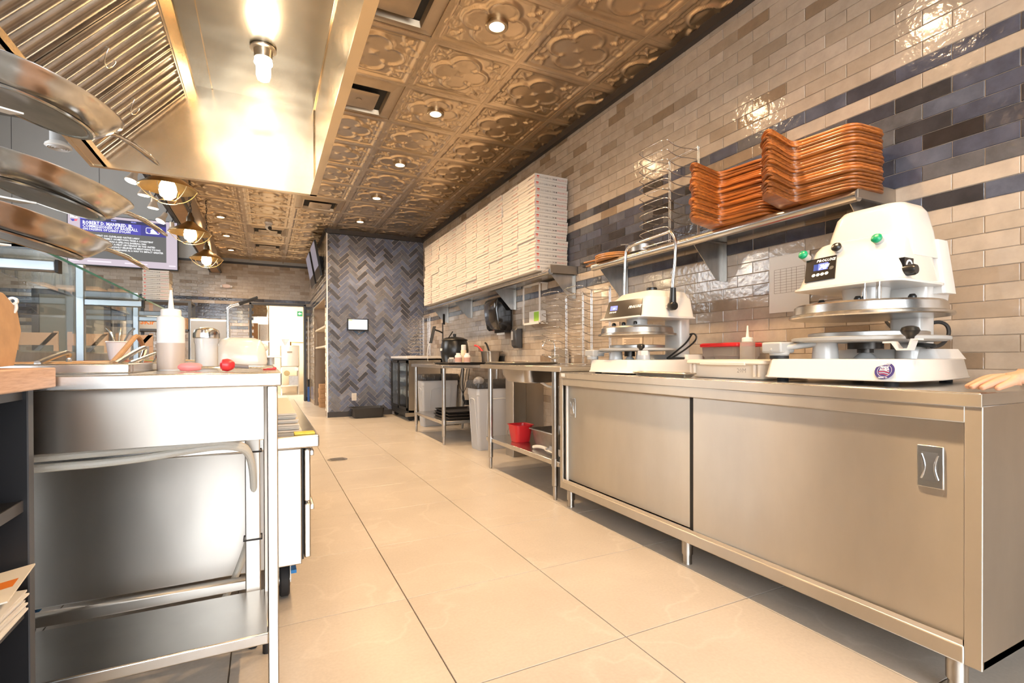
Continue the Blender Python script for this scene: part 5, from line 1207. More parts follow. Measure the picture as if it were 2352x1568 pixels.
# bottles and tools at the near end
BROWN = mat('brown_sauce', (.16, .09, .05), .5)
squeeze(-.270, 1.92, PT, .038, .258, 'frosted squeeze bottle with brown sauce at the near end of the prep counter', mat('frosted_plastic', (.86, .86, .85), .35, trans=.25, ior=1.2))
t = bpy.data.objects['squeeze_bottle.001']; MB().lathe([(.0386, .004), (.0386, .088)], (-.270, 1.92, PT), 26).build('sauce_level', mat('sauce_tint', (.45, .38, .33), .4), t)
t = thing('cheese_shaker', 'glass cheese shaker with a domed steel lid beside the squeeze bottle', 'shaker', (-.165, 2.0, PT))
sx_, sy_ = -.178, 1.98
MB().lathe([(.032, 0), (.034, .004), (.034, .085), (.037, .095), (.037, .108)], (sx_, sy_, PT), 12).build('jar', mat('shaker_glass', (.9, .9, .9), .08, trans=.6, ior=1.2), t)
MB().lathe([(.0375, .106), (.040, .108), (.040, .122), (.036, .134), (.022, .142), (.0001, .144)], (sx_, sy_, PT), 26).build('lid', CHROME, t)
MB().lathe([(.030, .003), (.031, .08), (.0001, .082)], (sx_, sy_, PT), 20).build('cheese', PAPER, t)
PINK = mat('pink_silicone', (.75, .22, .22), .4)
t = thing('silicone_tongs', 'pink silicone-tipped tongs lying by the squeeze bottle', 'tongs', (-.20, 1.70, PT))
for s_ in (-1, 1):
    MB().loft([[(xx, 1.70+s_*(.010+.006*w_), PT+.014+.012*math.sin(a)*w_ + .004) if False else (xx, 1.70+s_*.014+.010*w_*math.cos(a), PT+.014+.012*w_*math.sin(a)) for a in [2*PI*i/10 for i in range(10)]] for xx, w_ in ((-.222, .3), (-.215, .9), (-.195, 1.1), (-.172, .9), (-.165, .5))]).build('tip', PINK, t)
    MB().tube([(-.166, 1.70+s_*.014, PT+.012), (-.10, 1.705+s_*.018, PT+.010), (-.02, 1.71+s_*.008, PT+.010), (.005, 1.71, PT+.010)], .004, 8).build('arm', CHROME, t)
t = thing('pastry_brush', 'red silicone brush with a grey handle near the counter corner', 'brush', (-.09, 1.62, PT))
MB().loft([[(xx, 1.60+.017*w_*math.cos(a), PT+.020+.017*w_*math.sin(a)) for a in [2*PI*i/14 for i in range(14)]] for xx, w_ in ((-.112, .45), (-.106, .95), (-.094, 1.1), (-.082, .8), (-.076, .4))]).build('bristles', RED, t)
MB().cyl((-.080, 1.60, PT+.018), (-.042, 1.605, PT+.014), .006, 12).build('handle', mat('grey_handle', (.16, .13, .12), .5), t)
MB().cyl((-.042, 1.605, PT+.014), (.02, 1.61, PT+.012), .0025, 8).build('shaft', CHROME, t)
top(MB().cyl((-.005, 1.80, PT+.005), (.032, 1.79, PT+.005), .0045, 10), 'marker_pen', RED, 'thin red pen lying at the counter corner', 'pen')
# slicer, rods and warming cabinet farther along
t = thing('food_slicer', 'white food slicer with a round knob at the far end of the prep counter', 'slicer', (-.12, 3.2, PT))
MB().loft([rrect(-.12, 3.25, .13+a, .16+a, .05, PT+z, 4) for z, a in ((.001, 0), (.02, .004), (.10, -.01), (.140, -.03), (.152, -.06))]).build('body', WHITEP, t, smooth=60)
MB().lathe([(.0001, -.12), (.05, -.12), (.056, -.10), (.056, -.02), (.04, 0), (.0001, 0)], (-.06, 3.25, PT+.10), 24, axis='x').build('motor', WHITEP, t)
MB().ball((-.005, 3.22, PT+.098), .022, 1, 18).build('knob', WHITEP, t)
MB().box(-.02, 3.15, PT+.040, .085, 3.36, PT+.052).build('slice_tray', WHITEP, t, bev=.003)
MB().cyl((.03, 3.25, PT), (.03, 3.25, PT+.04), .02, 14).build('tray_leg', WHITEP, t)
t = thing('warming_cabinet', 'pale steel countertop cabinet behind the shaker', 'cabinet', (-.37, 4.3, PT))
MB().box(-.500, 4.35, PT, -.252, 4.66, 1.245).build('body', STEEL_D, t, bev=.006)
MB().box(-.490, 4.345, PT+.03, -.262, 4.352, 1.225).build('door', mat('pale_panel', (.55, .55, .54), .5), t)
t = thing('tool_stand', 'pair of bent steel rods with black tips rising behind the slicer', 'stand', (-.2, 4.05, PT))
for dy, dz in ((0, 0), (.10, .02)):
    MB().tube([(-.232, 4.0+dy, PT), (-.236, 4.0+dy, 1.28), (-.232, 4.0+dy, 1.305), (-.215, 4.0+dy, 1.318), (-.165, 4.0+dy, 1.335)], .006, 10).build('rod', CHROME, t)
    MB().cyl((-.165, 4.0+dy, 1.335), (-.045, 4.0+dy, 1.385), .0075, 10).build('black_tip', BLACKM, t)
MB().box(-.25, 3.98, PT, -.21, 4.12, PT+.012).build('base', STEEL, t)
# ---------------- sneeze guard
t = thing('sneeze_guard', 'glass sneeze guard on steel posts along the prep counter', 'sneeze guard', (-.83, 3.2, PT))
GP = mat('grey_post', (.30, .33, .36), .35, .7)
for y in (2.0, 3.2, 4.4):
    q = MB(); q.box(-.845, y-.016, PT+.001, -.810, y+.016, 1.42); q.build('post', GP, t, bev=.004)
    MB().box(-.812, y-.016, 1.215, -.572, y+.016, 1.250).build('arm', GP, t, bev=.005)
    MB().box(-.574, y-.017, 1.213, -.566, y+.017, 1.252).build('arm_cap', BLACKM, t)
for y0, y1 in ((1.80, 3.185), (3.215, 4.42)):
    MB().box(-.835, y0, 1.2525, -.560, y1, 1.2605).build('shelf_pane', GLASS, t)
    MB().box(-.5605, y0, 1.2525, -.5590, y1, 1.2605).build('pane_edge', GLASS_EDGE, t)
    MB().box(-.850, y0, .975, -.846, y1, 1.40).build('front_pane', GLASS, t)
# ---------------- chef base with drawers on casters
t = thing('chef_base', 'low steel refrigerated chef base with drawers on casters under the prep counter', 'fridge', (-.35, 3.0, 0))
CB0, CB1 = 2.085, 3.90
MB().box(-.85, CB0, .150, .125, CB1, .600).build('body', STEEL, t, bev=.004)
MB().box(-.87, CB0-.022, .602, .188, CB1+.02, .650).build('top', STEEL_H, t, bev=.006)
MB().box(.125, CB0+.01, .165, .132, CB1-.02, .595).build('drawer_gasket', BLACKM, t)
for k in range(3):
    y0 = CB0+.01+k*.60
    for z0, z1 in ((.168, .378), (.388, .592)):
        d = MB().box(.134, y0, z0, .158, y0+.585, z1).build('drawer', STEEL, t, bev=.005)
        MB().box(.156, y0+.02, z1-.03, .172, y0+.565, z1-.008).build('pull', STEEL, d, bev=.003)
for x, y in ((.045, CB0+.10), (-.74, CB0+.10), (.045, CB1-.12), (-.74, CB1-.12)):
    c = MB().lathe([(.0001, -.018), (.058, -.018), (.064, -.012), (.064, .012), (.058, .018), (.0001, .018)], (x+.02, y, .0645), 26, axis='x').build('caster', RUBBER, t)
    MB().lathe([(.0001, -.021), (.028, -.021), (.028, .021), (.0001, .021)], (x+.02, y, .0645), 18, axis='x').build('hub', STEEL_H, c)
    f = MB(); f.box(x-.004, y-.03, .06, x+.0005, y+.03, .150); f.box(x+.0395, y-.03, .06, x+.044, y+.03, .150); f.box(x-.02, y-.04, .135, x+.06, y+.04, .150); f.build('fork', STEEL_H, c)
    MB().box(x+.042, y-.062, .105, x+.062, y+.02, .118).build('brake', mat('blue_brake', (.02, .22, .60), .4), c)
for k in range(9):
    z = .651+.0085*k; dx = random.uniform(-.008, .006)
    top(MB().box(-.10+dx, 2.19+random.uniform(-.012, .012), z, .128+dx-(.002*k), 3.05, z+.007), 'flat_box', CARD, 'folded flat white pizza box on the chef base, %s of the pile' % (['lowest', 'second', 'third', 'fourth', 'fifth', 'sixth', 'seventh', 'eighth', 'topmost'][k]), 'flat box', 'flattened boxes on the chef base')
top(MB().box(.10, 2.09, .6505, .175, 2.15, .657), 'yellow_wrapper', mat('yellow_wrap', (.75, .60, .08), .4), 'crumpled yellow wrapper on the corner of the chef base', 'wrapper', bev=.002)
# ---------------- black open shelving with wood top
t = thing('open_bookcase', 'black open shelf unit under a light wood counter top at the left edge', 'shelf unit', (-.70, 1.0, 0))
BX0, BX1, BY0, BY1 = -.90, -.46, .35, 1.452
BLK = mat('black_laminate', (.012, .012, .014), .35); EDGE = mat('charcoal_edge', (.06, .06, .065), .5)
MB().box(BX0, BY1-.022, 0, BX1-.002, BY1, .883).build('end_panel', BLK, t); MB().box(BX1-.002, BY1-.024, 0, BX1+.001, BY1+.002, .883).build('edge_band', EDGE, t)
MB().box(BX0, BY0, 0, BX1-.002, BY0+.022, .883).build('end_panel', BLK, t); MB().box(BX0, BY0+.022, .02, BX0+.01, BY1-.022, .883).build('back_panel', BLK, t)
for z in (.04, .39, .62, .862):
    MB().box(BX0+.01, BY0+.022, z, BX1-.012, BY1-.022, z+.022).build('shelf_board', BLK, t); MB().box(BX1-.012, BY0+.022, z-.001, BX1-.009, BY1-.022, z+.023).build('edge_band', EDGE, t)
for z in (.16, .215, .27, .325): MB().cyl((BX1-.06, BY1-.0225, z), (BX1-.06, BY1-.0215, z), .005, 10).build('peg_hole', PAPER, t)
OAK = mat('oak_block', (.62, .42, .30), .5, noise=(16, (3, 1, 14), .3), col2=(.46, .28, .18))
MB().box(BX0-.03, BY0-.02, .884, -.428, 1.482, .929).build('wood_top', OAK, t, bev=.003)
for k in range(11):
    z = .4128+.0042*k; a = random.uniform(-.03, .03)
    o = MB().box(-.13, -.10, 0, .13, .10, .0036).build('menu_leaflet', PAPER); o.location = (-.585+random.uniform(-.006, .006), 1.30+random.uniform(-.005, .005), z); o.rotation_euler = (0, 0, a)
    tag(o, 'printed menu leaflet in the black shelf, %s from the bottom of the pile' % ORD[k], 'leaflet', 'menu leaflets on the black shelf')
tp = MB().box(-.13, -.10, 0, .13, .10, .003).build('menu_leaflet', mat('cream_paper', (.78, .73, .64), .7)); tp.location = (-.560, 1.298, .4860); tp.rotation_euler = (0, -.16, .12)
tag(tp, 'topmost menu leaflet, tilted up, with orange and black print', 'leaflet', 'menu leaflets on the black shelf')
ORG = mat('orange_ink', (.80, .22, .03), .6)
o = bpy.data.objects.new('leaflet_print', joined_text([('#', (.045, .04), ORG, -.02, -.06, {}), ('DOUGH', .028, ORG, -.02, -.005, dict(bold=.0008)), ('MENU', .018, INKK, -.02, .03, {}), ('#', (.05, .003), INKF, -.02, .055, {}), ('#', (.07, .003), INKF, -.02, .063, {})], 'leaflet_print'))
COL.objects.link(o); o.parent = tp; o.matrix_local = basis((0, 1, 0), (-1, 0, 0), (.06, 0, .0034))
# kraft trays on the wood top
for k in range(6):
    o = MB()
    prof = [(-.085, .0), (-.060, .0), (.03, .0), (.085, .02)]
    o.loft([[(-.575+(.022*k), 1.30+yy, .93+zz) for yy, zz in [(-.16, 0), (-.10, .0), (.07, .005), (.105, .08), (.085, .125), (.03, .15), (-.06, .155), (-.14, .14)]], [(-.571+(.022*k), 1.30+yy*.97, .93+zz*.97+.001) for yy, zz in [(-.16, 0), (-.10, .0), (.07, .005), (.105, .08), (.085, .125), (.03, .15), (-.06, .155), (-.14, .14)]]])
    top(o, 'kraft_clamshell', KRAFT, 'brown card takeaway shell standing on the wood top, %s from the right' % ORD[5-k], 'takeaway box', 'takeaway shells on the wood top')
t = thing('white_clip', 'white plastic ring clip on the brown takeaway shells', 'clip', (-.463, 1.372, 1.04))
MB().lathe([(.004, -.003), (.0085, -.003), (.0085, .003), (.004, .003)], (-.4635, 1.372, 1.068), 20, axis='y', closed=True).build('ring', WHITEP, t); MB().tube([(-.459, 1.372, 1.062), (-.458, 1.372, 1.052), (-.462, 1.372, 1.044)], .003, 8).build('tail', WHITEP, t)
# ---------------- frying pans on a pan rack
PANM = mat('pan_steel', (.62, .60, .57), .20, 1.0, noise=(14, (1, 1, 1), .25), bump=[(20, (1, 1, 1), .06, .004)]); PANB = mat('pan_base', (.46, .40, .34), .30, 1.0, noise=(12, (1, 1, 1), .3))
rk = thing('pan_stand', 'steel pole with flat white arms holding the frying pans, mostly out of view', 'rack', (-.80, 1.40, .929))
MB().cyl((-.80, 1.40, .929), (-.80, 1.40, 1.75), .014, 16).build('pole', STEEL, rk); MB().cyl((-.80, 1.40, .929), (-.80, 1.40, .94), .07, 24).build('base', STEEL, rk)
def depth_pt(u, v, d): return CAM+(_fw+CR*((u-CXP)/FPX)-CU*((v-CYP)/FPX))*d
pans = [(98, 216, 1.18, 'topmost frying pan of the three on the pan rack'), (126, 418, 1.20, 'middle frying pan of the three on the pan rack'), (70, 512, 1.18, 'lowest frying pan of the three on the pan rack')]
for (u, v, d, lb) in pans:
    c = depth_pt(u, v, d)
    p = thing('frying_pan', lb+', stainless', 'frying pan', c, group='frying pans on the pan rack')
    MB().lathe([(.0001, -.046), (.104, -.046), (.112, -.043), (.122, -.036), (.140, -.014), (.149, .002), (.155, .006), (.156, .009), (.151, .008), (.143, -.004), (.132, -.022), (.116, -.036), (.10, -.040), (.0001, -.040)], (0, 0, 0), 56).build('pan_body', PANM, p, local=True, smooth=50)
    MB().lathe([(.0001, -.0485), (.094, -.0485), (.097, -.0462)], (0, 0, 0), 48).build('pan_base', PANB, p, local=True)
    MB().lathe([(.099, -.0475), (.102, -.0495), (.108, -.0490), (.111, -.0455)], (0, 0, 0), 48).build('base_ring', PANM, p, local=True)
    h = MB(); h.loft([[(xx, w_*math.cos(a), zz+hh*math.sin(a)) for a in [2*PI*i/10 for i in range(10)]] for xx, w_, hh, zz in ((.140, .016, .007, -.004), (.170, .010, .005, .004), (.21, .012, .006, .004), (.25, .014, .006, -.003), (.28, .009, .004, -.010), (.285, .004, .002, -.011))])
    h.build('handle', PANM, p, local=True, smooth=70)
    for s_ in (-1, 1): MB().ball((.136, s_*.010, -.008), .005, 1, 10).build('rivet', PANM, p, local=True)
    # right side hangs lower; handle points away to the right
    roll = Matrix.Rotation(math.radians(13.5), 3, _fw) @ Matrix.Rotation(math.radians(-7), 3, CR)
    hd_ = Matrix.Rotation(math.radians(43), 3, 'Z')
    p.rotation_euler = (roll @ hd_).to_euler()
    z_ = c.z-.060
    a_ = MB(); tip = c+Vector((-.06, -.012, -.060)); a_.extr([(-.80, 1.38, z_+.0), (-.80, 1.42, z_+.0), (tip.x, tip.y+.015, z_+.0), (tip.x+.03, tip.y, z_), (tip.x, tip.y-.015, z_)], (0, 0, .004)); a_.build('arm', PAPER, rk)
# ================================================================ far left: television, shelving, stools
t = thing('television', 'large wall-mounted television showing a text announcement', 'television', (-2.35, 11.66, 2.64))
tv = dict(x0=-3.185, x1=-1.512, z0=2.648, z1=3.592, y=11.60)
MB().box(tv['x0'], 11.605, tv['z0'], tv['x1'], 11.66, tv['z1']).build('bezel', BLACK, t, bev=.004)
MB().box(-2.6, 11.66, 2.9, -2.1, 11.765, 3.3).build('wall_mount', BLACKM, t)
scr = MB().box(tv['x0']+.012, 11.602, tv['z0']+.02, tv['x1']-.012, 11.6045, tv['z1']-.012).build('screen', glow('screen_mauve', (.50, .42, .48), 1.0), t)
def sq(name, x0, z0, x1, z1, m, off=0): MB().add([(x0, 11.6015-off, z0), (x1, 11.6015-off, z0), (x1, 11.6015-off, z1), (x0, 11.6015-off, z1)], [(0, 1, 2, 3)]).build(name, m, scr)
SB = glow('screen_blue', (.06, .05, .36), 1.0); SN = glow('screen_navy', (.02, .018, .07), 1.0); SG = glow('screen_grey', (.10, .095, .09), 1.0); SW = glow('screen_white', (1, 1, 1), 1.0); SR = glow('screen_red', (.75, .10, .14), 1.0); SL = glow('screen_lilac', (.72, .64, .70), 1.0)
sq('screen_body', -3.0, 2.79, -1.70, 3.28, SG); sq('screen_banner', -3.0, 3.278, -1.70, 3.535, SB); sq('screen_ticker', -3.0, 3.475, -1.70, 3.535, SN, .0004); sq('screen_tab', -3.0, 3.49, -2.74, 3.54, glow('screen_tab', (.12, .12, .75), 1.0), .0006)
sq('screen_shade', -2.10, 3.278, -1.70, 3.475, glow('screen_indigo', (.035, .03, .22), 1.0), .0004)
for x0, x1 in ((-3.15, -3.02), (-2.9, -2.55), (-2.35, -2.0), (-1.66, -1.55)): sq('field_line', x0, 2.72, x1, 2.745, SL, .0003)
def tt(body, size, x, z, m=SW, **k): text('screen_lettering', body, size, m, t, Vector((x, 11.5995, z))-t.location, (1, 0, 0), (0, 0, 1), **k)
tt('ROBERT D. MANFRED, JR.', .082, -2.965, 3.405, bold=.0025, xscale=.80); tt('COMMISSIONER OF BASEBALL', .076, -2.965, 3.345, bold=.0012, xscale=.80); tt('ON PASSING OF LARRY DOLAN', .056, -2.965, 3.298, bold=.001, xscale=.88)
for i, l_ in enumerate(['MLB STATEMENT ON CLEVELAND NATIVE LARRY', 'DOLAN AND HIS FAMILY: HOMETOWN TEAM A CONSISTENT', 'COMMUNITY.  LARRY WAS A LIFELONG BASEBALL FAN', 'SERVED HIS COUNTRY AS A FIRST LIEUTENANT IN THE UNITED', 'STATES MARINES.  HE STRONGLY BELIEVED IN MENTORING YOUNG', 'PEOPLE AND USING THE GUARDIANS AS A WAY TO IMPACT GREATER', 'CLEVELAND.']):
    tt(l_, .044, -2.96, 3.195-.048*i, bold=.0008, xscale=.86)
for x in (-2.90, -2.55, -2.25, -1.95): tt('MLBN', .030, x, 3.500, SW if x < -2.8 else glow('screen_pale_blue', (.35, .35, .95), 1.0), bold=.001)
# emblem on the screen: white rounded card, blue and red halves, white batter shape
lg = [(-2.02, 3.325), (-1.808, 3.437)]
def poly(name, pts, m, off): MB().add([(x, 11.6015-off, z) for x, z in pts], [tuple(range(len(pts)))]).build(name, m, scr)
poly('emblem', [(p[0], p[1]) for p in rrect(-1.914, 3.381, .108, .058, .02, 0, 4)], SW, .0008)
poly('emblem', [(p[0], p[1]) for p in rrect(-1.914, 3.381, .100, .050, .015, 0, 4)], SB, .0010)
poly('emblem', [(-1.872, 3.431), (-1.83, 3.431), (-1.816, 3.415), (-1.816, 3.348)], SR, .0012)
poly('emblem', [(-1.955, 3.331), (-1.945, 3.362), (-1.95, 3.385), (-1.935, 3.412), (-1.915, 3.42), (-1.898, 3.408), (-1.89, 3.395), (-1.865, 3.372), (-1.845, 3.35), (-1.835, 3.331)], SW, .0014)
poly('emblem', [(-2.0+.008*math.cos(a), 3.345+.008*math.sin(a)) for a in [2*PI*i/10 for i in range(10)]], SW, .0014)
tt('MLB', .06, -3.14, 3.50, bold=.002); poly('emblem', [(-3.14, 3.475), (-3.08, 3.475), (-3.08, 3.44), (-3.11, 3.43)], SB, .0012); poly('emblem', [(-3.08, 3.475), (-3.03, 3.475), (-3.05, 3.44), (-3.08, 3.44)], SR, .0012)
# shelving unit with boxes
t = thing('shelving_unit', 'black metal shelving unit carrying pizza boxes below the television', 'shelf unit', (-1.35, 9.35, 0))
for x in (-1.72, -1.04):
    for y in (9.12, 9.58): MB().box(x-.02, y-.02, 0, x+.02, y+.02, 1.80).build('upright', FRM, t)
for z in (.9, 1.36, 1.80): MB().box(-1.74, 9.10, z, -1.02, 9.60, z+.03).build('shelf_board', FRM, t)
for k in range(8):
    pizza_box(-1.48+random.uniform(-.008, .008), 9.32+random.uniform(-.01, .01), 1.8305+k*BH_, random.uniform(-.03, .03), 'white pizza box on the far black shelving unit, %s up' % (ORD[k] if k else 'lowest'), 'pizza boxes on the far shelving unit')
t = thing('printed_carton', 'orange-printed carton on the middle shelf of the far shelving unit', 'carton', (-1.5, 9.3, 1.39))
MB().box(-1.70, 9.15, 1.39, -1.38, 9.5, 1.60).build('carton', CARD, t, bev=.003); text('carton_lettering', 'SKIP', .10, ORG, t, Vector((-1.67, 9.148, 1.46))-t.location, (1, 0, 0), (0, 0, 1), bold=.003)
t = thing('carton', 'plain brown carton beside the orange-printed one on the far shelving', 'carton', (-1.2, 9.3, 1.39)); MB().box(-1.34, 9.15, 1.39, -1.08, 9.5, 1.57).build('carton_body', KRAFT, t, bev=.003)
DKM = mat('stool_metal', (.10, .105, .11), .4, .6); SLAT = mat('stool_wood', (.50, .30, .17), .5)
for k in range(3):
    x, y = -2.30+.42*k, 7.2+.15*k
    t = thing('bar_stool', 'wood and dark metal bar stool beyond the prep counter, %s from the left' % ORD[k], 'stool', (x, y, 0), group='bar stools beyond the counter')
    for sx2 in (-1, 1):
        for sy2 in (-1, 1): MB().tube([(x+sx2*.19, y+sy2*.19, 0), (x+sx2*.15, y+sy2*.15, .74)], .014, 8).build('leg', DKM, t)
    MB().box(x-.19, y-.19, .74, x+.19, y+.19, .775).build('seat', SLAT, t, bev=.01)
    MB().extr([(x-.22, y+.16, .78), (x-.17, y+.16, .78), (x+.19, y+.16, 1.24), (x+.14, y+.16, 1.24)], (0, .02, 0)).build('back_brace', DKM, t)
    for s_ in (-.17, .17): MB().box(x+s_-.02, y+.165, .775, x+s_+.02, y+.185, 1.26).build('back_post', SLAT, t)
    MB().box(x-.19, y+.16, 1.10, x+.19, y+.175, 1.24).build('backrest', SLAT, t)
    MB().tube([(x-.175, y-.175, .28), (x+.175, y-.175, .28), (x+.175, y+.175, .28), (x-.175, y+.175, .28)], .010, 6, closed=True).build('foot_ring', DKM, t)
# emergency light on the back wall
p = at(520, 657, y=BY-.03); t = thing('emergency_light', 'oval pale emergency light on the tiled back wall', 'light', (p.x, BY-.04, p.z-.05))
MB().loft([[(p.x+.11*k_*math.cos(a), BY-.0075-d_, p.z+.045*k_*math.sin(a)) for a in [2*PI*i/20 for i in range(20)]] for k_, d_ in ((1, 0), (1, .03), (.8, .05))]).build('housing', mat('salmon_cover', (.62, .48, .42), .5), t)
for s_ in (-1, 1): MB().cyl((p.x+s_*.085, BY-.05, p.z), (p.x+s_*.09, BY-.075, p.z-.01), .022, 14).build('lamp_head', WHITEP, t)
# ================================================================ passage: televisions, alcove, doorway room
for k, (y0, y1, lb) in enumerate(((8.62, 9.36, 'tilted television on the passage wall, the nearer one'), (9.62, 10.36, 'tilted television on the passage wall, the farther one'))):
    t = thing('television', lb, 'television', (.80, (y0+y1)/2, 2.30), group='televisions on the passage wall')
    MB().extr([(.815, y0, 2.28), (.845, y0, 2.29), (.745, y0, 2.86), (.715, y0, 2.85)], (0, y1-y0, 0)).build('casing', BLACK, t)
    MB().add([(.8135, y0+.02, 2.295), (.8135, y1-.02, 2.295), (.7142, y1-.02, 2.838), (.7142, y0+.02, 2.838)], [(0, 1, 2, 3)]).build('screen', glow('dim_screen', (.40, .36, .42), .5), t)
    MB().box(.80, (y0+y1)/2-.09, 2.45, PXW-.0075, (y0+y1)/2+.09, 2.65).build('wall_bracket', BLACKM, t)
t = thing('alcove_rack', 'steel-sided rack with pale shelf boards in the passage alcove', 'rack', (1.09, 9.6, 0))
MB().box(.895, AY1-.06, .0, 1.28, AY1-.045, .78).build('side_panel', STEEL, t); MB().box(.905, AY1-.05, .78, 1.28, AY1-.035, 1.12).build('upper_panel', STEEL, t)
for z in (1.125, 1.46): MB().box(.90, AY0+.03, z, 1.28, AY1-.06, z+.03).build('shelf_board', mat('pale_board', (.72, .66, .56), .5), t)
for y in (AY0+.05, ): MB().box(.905, y, 0, .93, y+.02, 1.70).build('upright', STEEL, t)
MB().box(.905, AY1-.09, .78, .93, AY1-.07, 1.70).build('upright', STEEL, t)
for k in range(5):
    top(MB().box(.935, 9.95+.02*k, .04+.11*k, 1.10, 10.45, .04+.11*k+.085) if False else MB().loft([rrect(1.02, 10.2, .09+.01*(k % 2), .14, .03, .002+.088*k+zz, 3) for zz in (0, .03, .085)]), 'rolled_bag', KRAFT, 'brown rolled paper bag hung in the alcove rack, %s from the bottom' % ORD[k], 'paper bag', 'brown bags in the alcove')
t = thing('squeegee', 'white-handled squeegee with a blue blade leaning in the passage corner', 'squeegee', (.84, 11.6, 0))
MB().cyl((.845, 11.60, .45), (.852, 11.66, 1.83), .012, 12).build('pole', PAPER, t); MB().cyl((.845, 11.60, .30), (.845, 11.60, .48), .020, 12).build('grip', BLACK, t); MB().box(.82, 11.57, .0, .86, 11.63, .32).build('blade', mat('blue_plastic', (.03, .12, .45), .5), t)
p = at(614, 0, y=BY)
t = thing('dough_machine', 'tall stainless dough machine seen through the doorway', 'machine', (.57, 13.95, 0))
MB().box(.352, 13.8, .72, .79, 14.35, 1.26).build('hopper_housing', STEEL, t, bev=.02); MB().extr([(.38, 13.85, 1.42), (.56, 13.85, 1.42), (.48, 13.85, 1.27), (.455, 13.85, 1.27)], (0, .2, 0)).build('funnel', STEEL_D, t)
for x in (.37, .77):
    for y in (13.83, 14.3): MB().box(x-.015, y-.015, 0, x+.015, y+.015, .72).build('leg', STEEL, t)
MB().box(.36, 13.8, .22, .79, 14.35, .25).build('lower_shelf', STEEL, t); MB().lathe([(.0001, -.05), (.07, -.05), (.07, .05), (.0001, .05)], (.50, 14.0, .55), 18, axis='y').build('roller', BRASS, t); MB().box(.55, 13.84, .25, .77, 14.2, .48).build('motor_box', STEEL_D, t); MB().box(.68, 13.795, .62, .76, 13.80, .70).build('rating_plate', PAPER, t)
MB().box(.50, 13.795, 1.08, .62, 13.80, 1.11).build('badge', INKF, t); MB().cyl((.60, 14.1, 1.26), (.60, 14.1, 1.36), .02, 10).build('valve', BRASS, t); MB().tube([(.60, 14.1, 1.35), (.9, 14.1, 1.34), (1.3, 14.1, 1.34)], .012, 8).build('gas_pipe', BRASS, t)
t = thing('exit_sign', 'small green and white exit arrow sign on the cream wall', 'sign', (.87, 14.88, 2.09))
MB().box(.80, 14.87, 2.095, .93, 14.893, 2.225).build('board', mat('exit_green', (.0, .22, .10), .4), t)
MB().add([(x, 14.8685, z) for x, z in ((.82, 2.16), (.865, 2.20), (.865, 2.175), (.905, 2.175), (.905, 2.145), (.865, 2.145), (.865, 2.12))], [(0, 1, 2, 3, 4, 5, 6)]).build('arrow', INKW, t)
t = thing('storage_rack', 'wire storage rack with wrapped cups and a carton inside the doorway', 'rack', (-.15, 12.7, 0))
for x in (-.55, .08):
    for y in (12.45, 12.95): MB().cyl((x, y, 0), (x, y, 2.3), .012, 10).build('upright', CHROME, t)
for z in (.5, 1.30, 1.85): MB().box(-.56, 12.44, z, .09, 12.96, z+.02).build('shelf_board', CHROME, t)
t = thing('storage_carton', 'tall brown carton on the storage rack', 'carton', (-.3, 12.6, 1.32)); MB().box(-.50, 12.47, 1.3205, -.135, 12.9, 1.72).build('carton_body', KRAFT, t)
t = thing('wrapped_cups', 'clear-wrapped bundle of white cups on the storage rack', 'bundle', (0, 12.6, 1.32)); MB().loft([rrect(-.025, 12.62, .10, .12, .04, z, 4) for z in (1.3205, 1.34, 1.49, 1.50, 1.68, 1.70)]).build('bundle', mat('wrapped_white', (.75, .73, .70), .3, bump=[(30, (1, 1, 1), .6, .02)]), t)
t = thing('wrapped_sheets', 'dark film-wrapped bundle on the top of the storage rack', 'bundle', (-.2, 12.65, 1.87)); MB().loft([rrect(-.22, 12.68, .26+a, .2, .03, z, 4) for z, a in ((1.8705, 0), (2.02, .02), (2.15, -.01), (2.25, -.05))]).build('bundle', mat('brown_film', (.20, .14, .08), .2, bump=[(20, (1, 1, 1), .9, .04)]), t)
g = thing('room_lamp', 'ceiling lamp of the back room beyond the doorway', 'lamp', (.2, 13.3, 2.70)); MB().box(-.1, 12.9, 2.71, .5, 13.7, 2.749).build('diffuser', glow('room_panel', (1, .93, .80), 6.0), g)
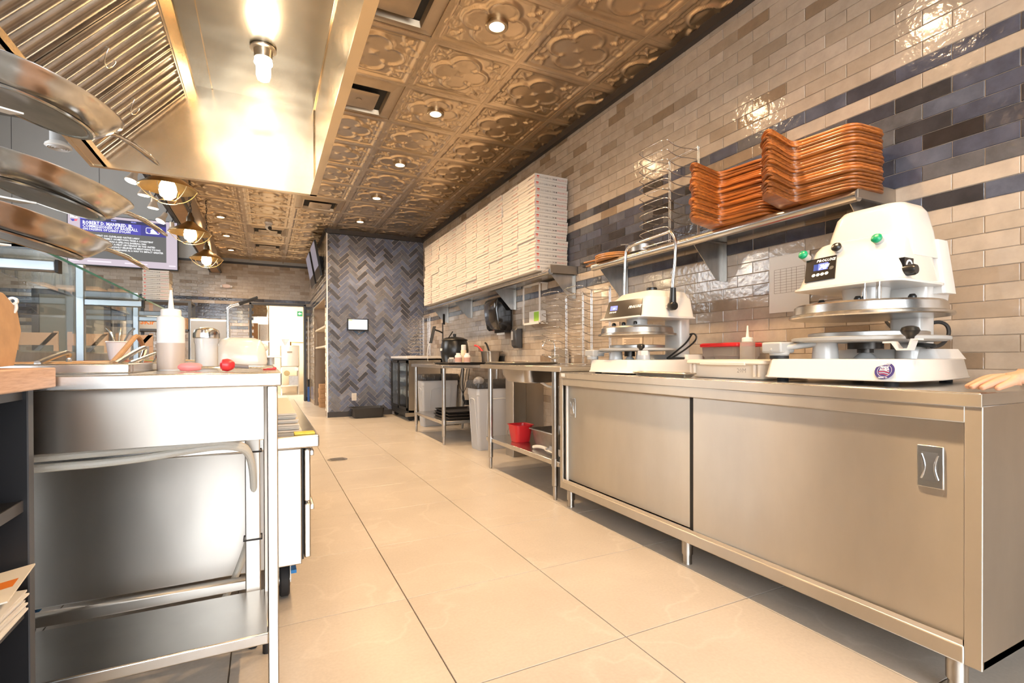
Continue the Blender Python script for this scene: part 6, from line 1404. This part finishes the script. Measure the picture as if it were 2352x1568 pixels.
l = bpy.data.lights.new('lamp_light', 'AREA'); l.energy = ROOM_W; l.size = .6; l.color = (1, .90, .74); o = bpy.data.objects.new('lamp_light', l); COL.objects.link(o); o.parent = g; o.location = (0, 0, -.005)
# ================================================================ the hand on the cabinet
SKIN = mat('skin', (.62, .33, .20), .5, noise=(30, (1, 1, 1), .1))
def hand():
    W = at(2352, 884, y=.60)
    tipz = .8525+.009
    knx, kny, knz = 1.735, .605, .886
    V, E, Rr = [], [], []
    def add(p, r, par=None):
        V.append(tuple(p)); Rr.append(r); i = len(V)-1
        if par is not None: E.append((par, i))
        return i
    wr = add((1.83, .545, .900), .030)
    pm = add((1.785, .575, .893), .031, wr)
    fa = add((1.95, .47, .915), .036, wr); fb = add((2.13, .36, .95), .044, fa); fc = add((2.25, .29, .99), .046, fb)
    rows = [((1.748, .630, .889), [(1.722, .650, .874), (1.707, .662, .8635)]), ((1.736, .614, .889), [(1.706, .634, .874), (1.690, .645, .8635)]), ((1.732, .597, .886), [(1.704, .615, .872), (1.690, .624, .8625)]), ((1.738, .580, .881), [(1.716, .593, .869), (1.705, .600, .8615)])]
    for k, chain in rows:
        a = add(k, .0125, pm); b_ = a
        for i, q in enumerate(chain): b_ = add(q, (.0088, .0074)[i], b_)
    a = add((1.792, .612, .878), .013, wr); b_ = add((1.765, .640, .868), .0105, a); add((1.745, .652, .864), .0085, b_)
    me = bpy.data.meshes.new('hand'); me.from_pydata(V, E, []); me.materials.append(SKIN)
    t = thing('person', 'hand and bare forearm resting on the near corner of the steel cabinet', 'person', (1.75, .60, .852))
    o = bpy.data.objects.new('arm', me); COL.objects.link(o); o.parent = t; o.location = -t.location
    sk = o.modifiers.new('skin', 'SKIN'); sk.use_smooth_shade = True
    for i, r_ in enumerate(Rr):
        f = .62 if i in (0, 1) else 1.0
        me.skin_vertices[0].data[i].radius = (r_, r_*f)
    me.skin_vertices[0].data[0].use_root = True
    ss = o.modifiers.new('sub', 'SUBSURF'); ss.levels = 2; ss.render_levels = 2
    SL_ = MB(); SL_.cyl((2.10, .378, .944), (2.32, .25, 1.02), .056, 20, r2=.07); SL_.build('sleeve', mat('dark_sleeve', (.03, .03, .035), .8), t)
hand()
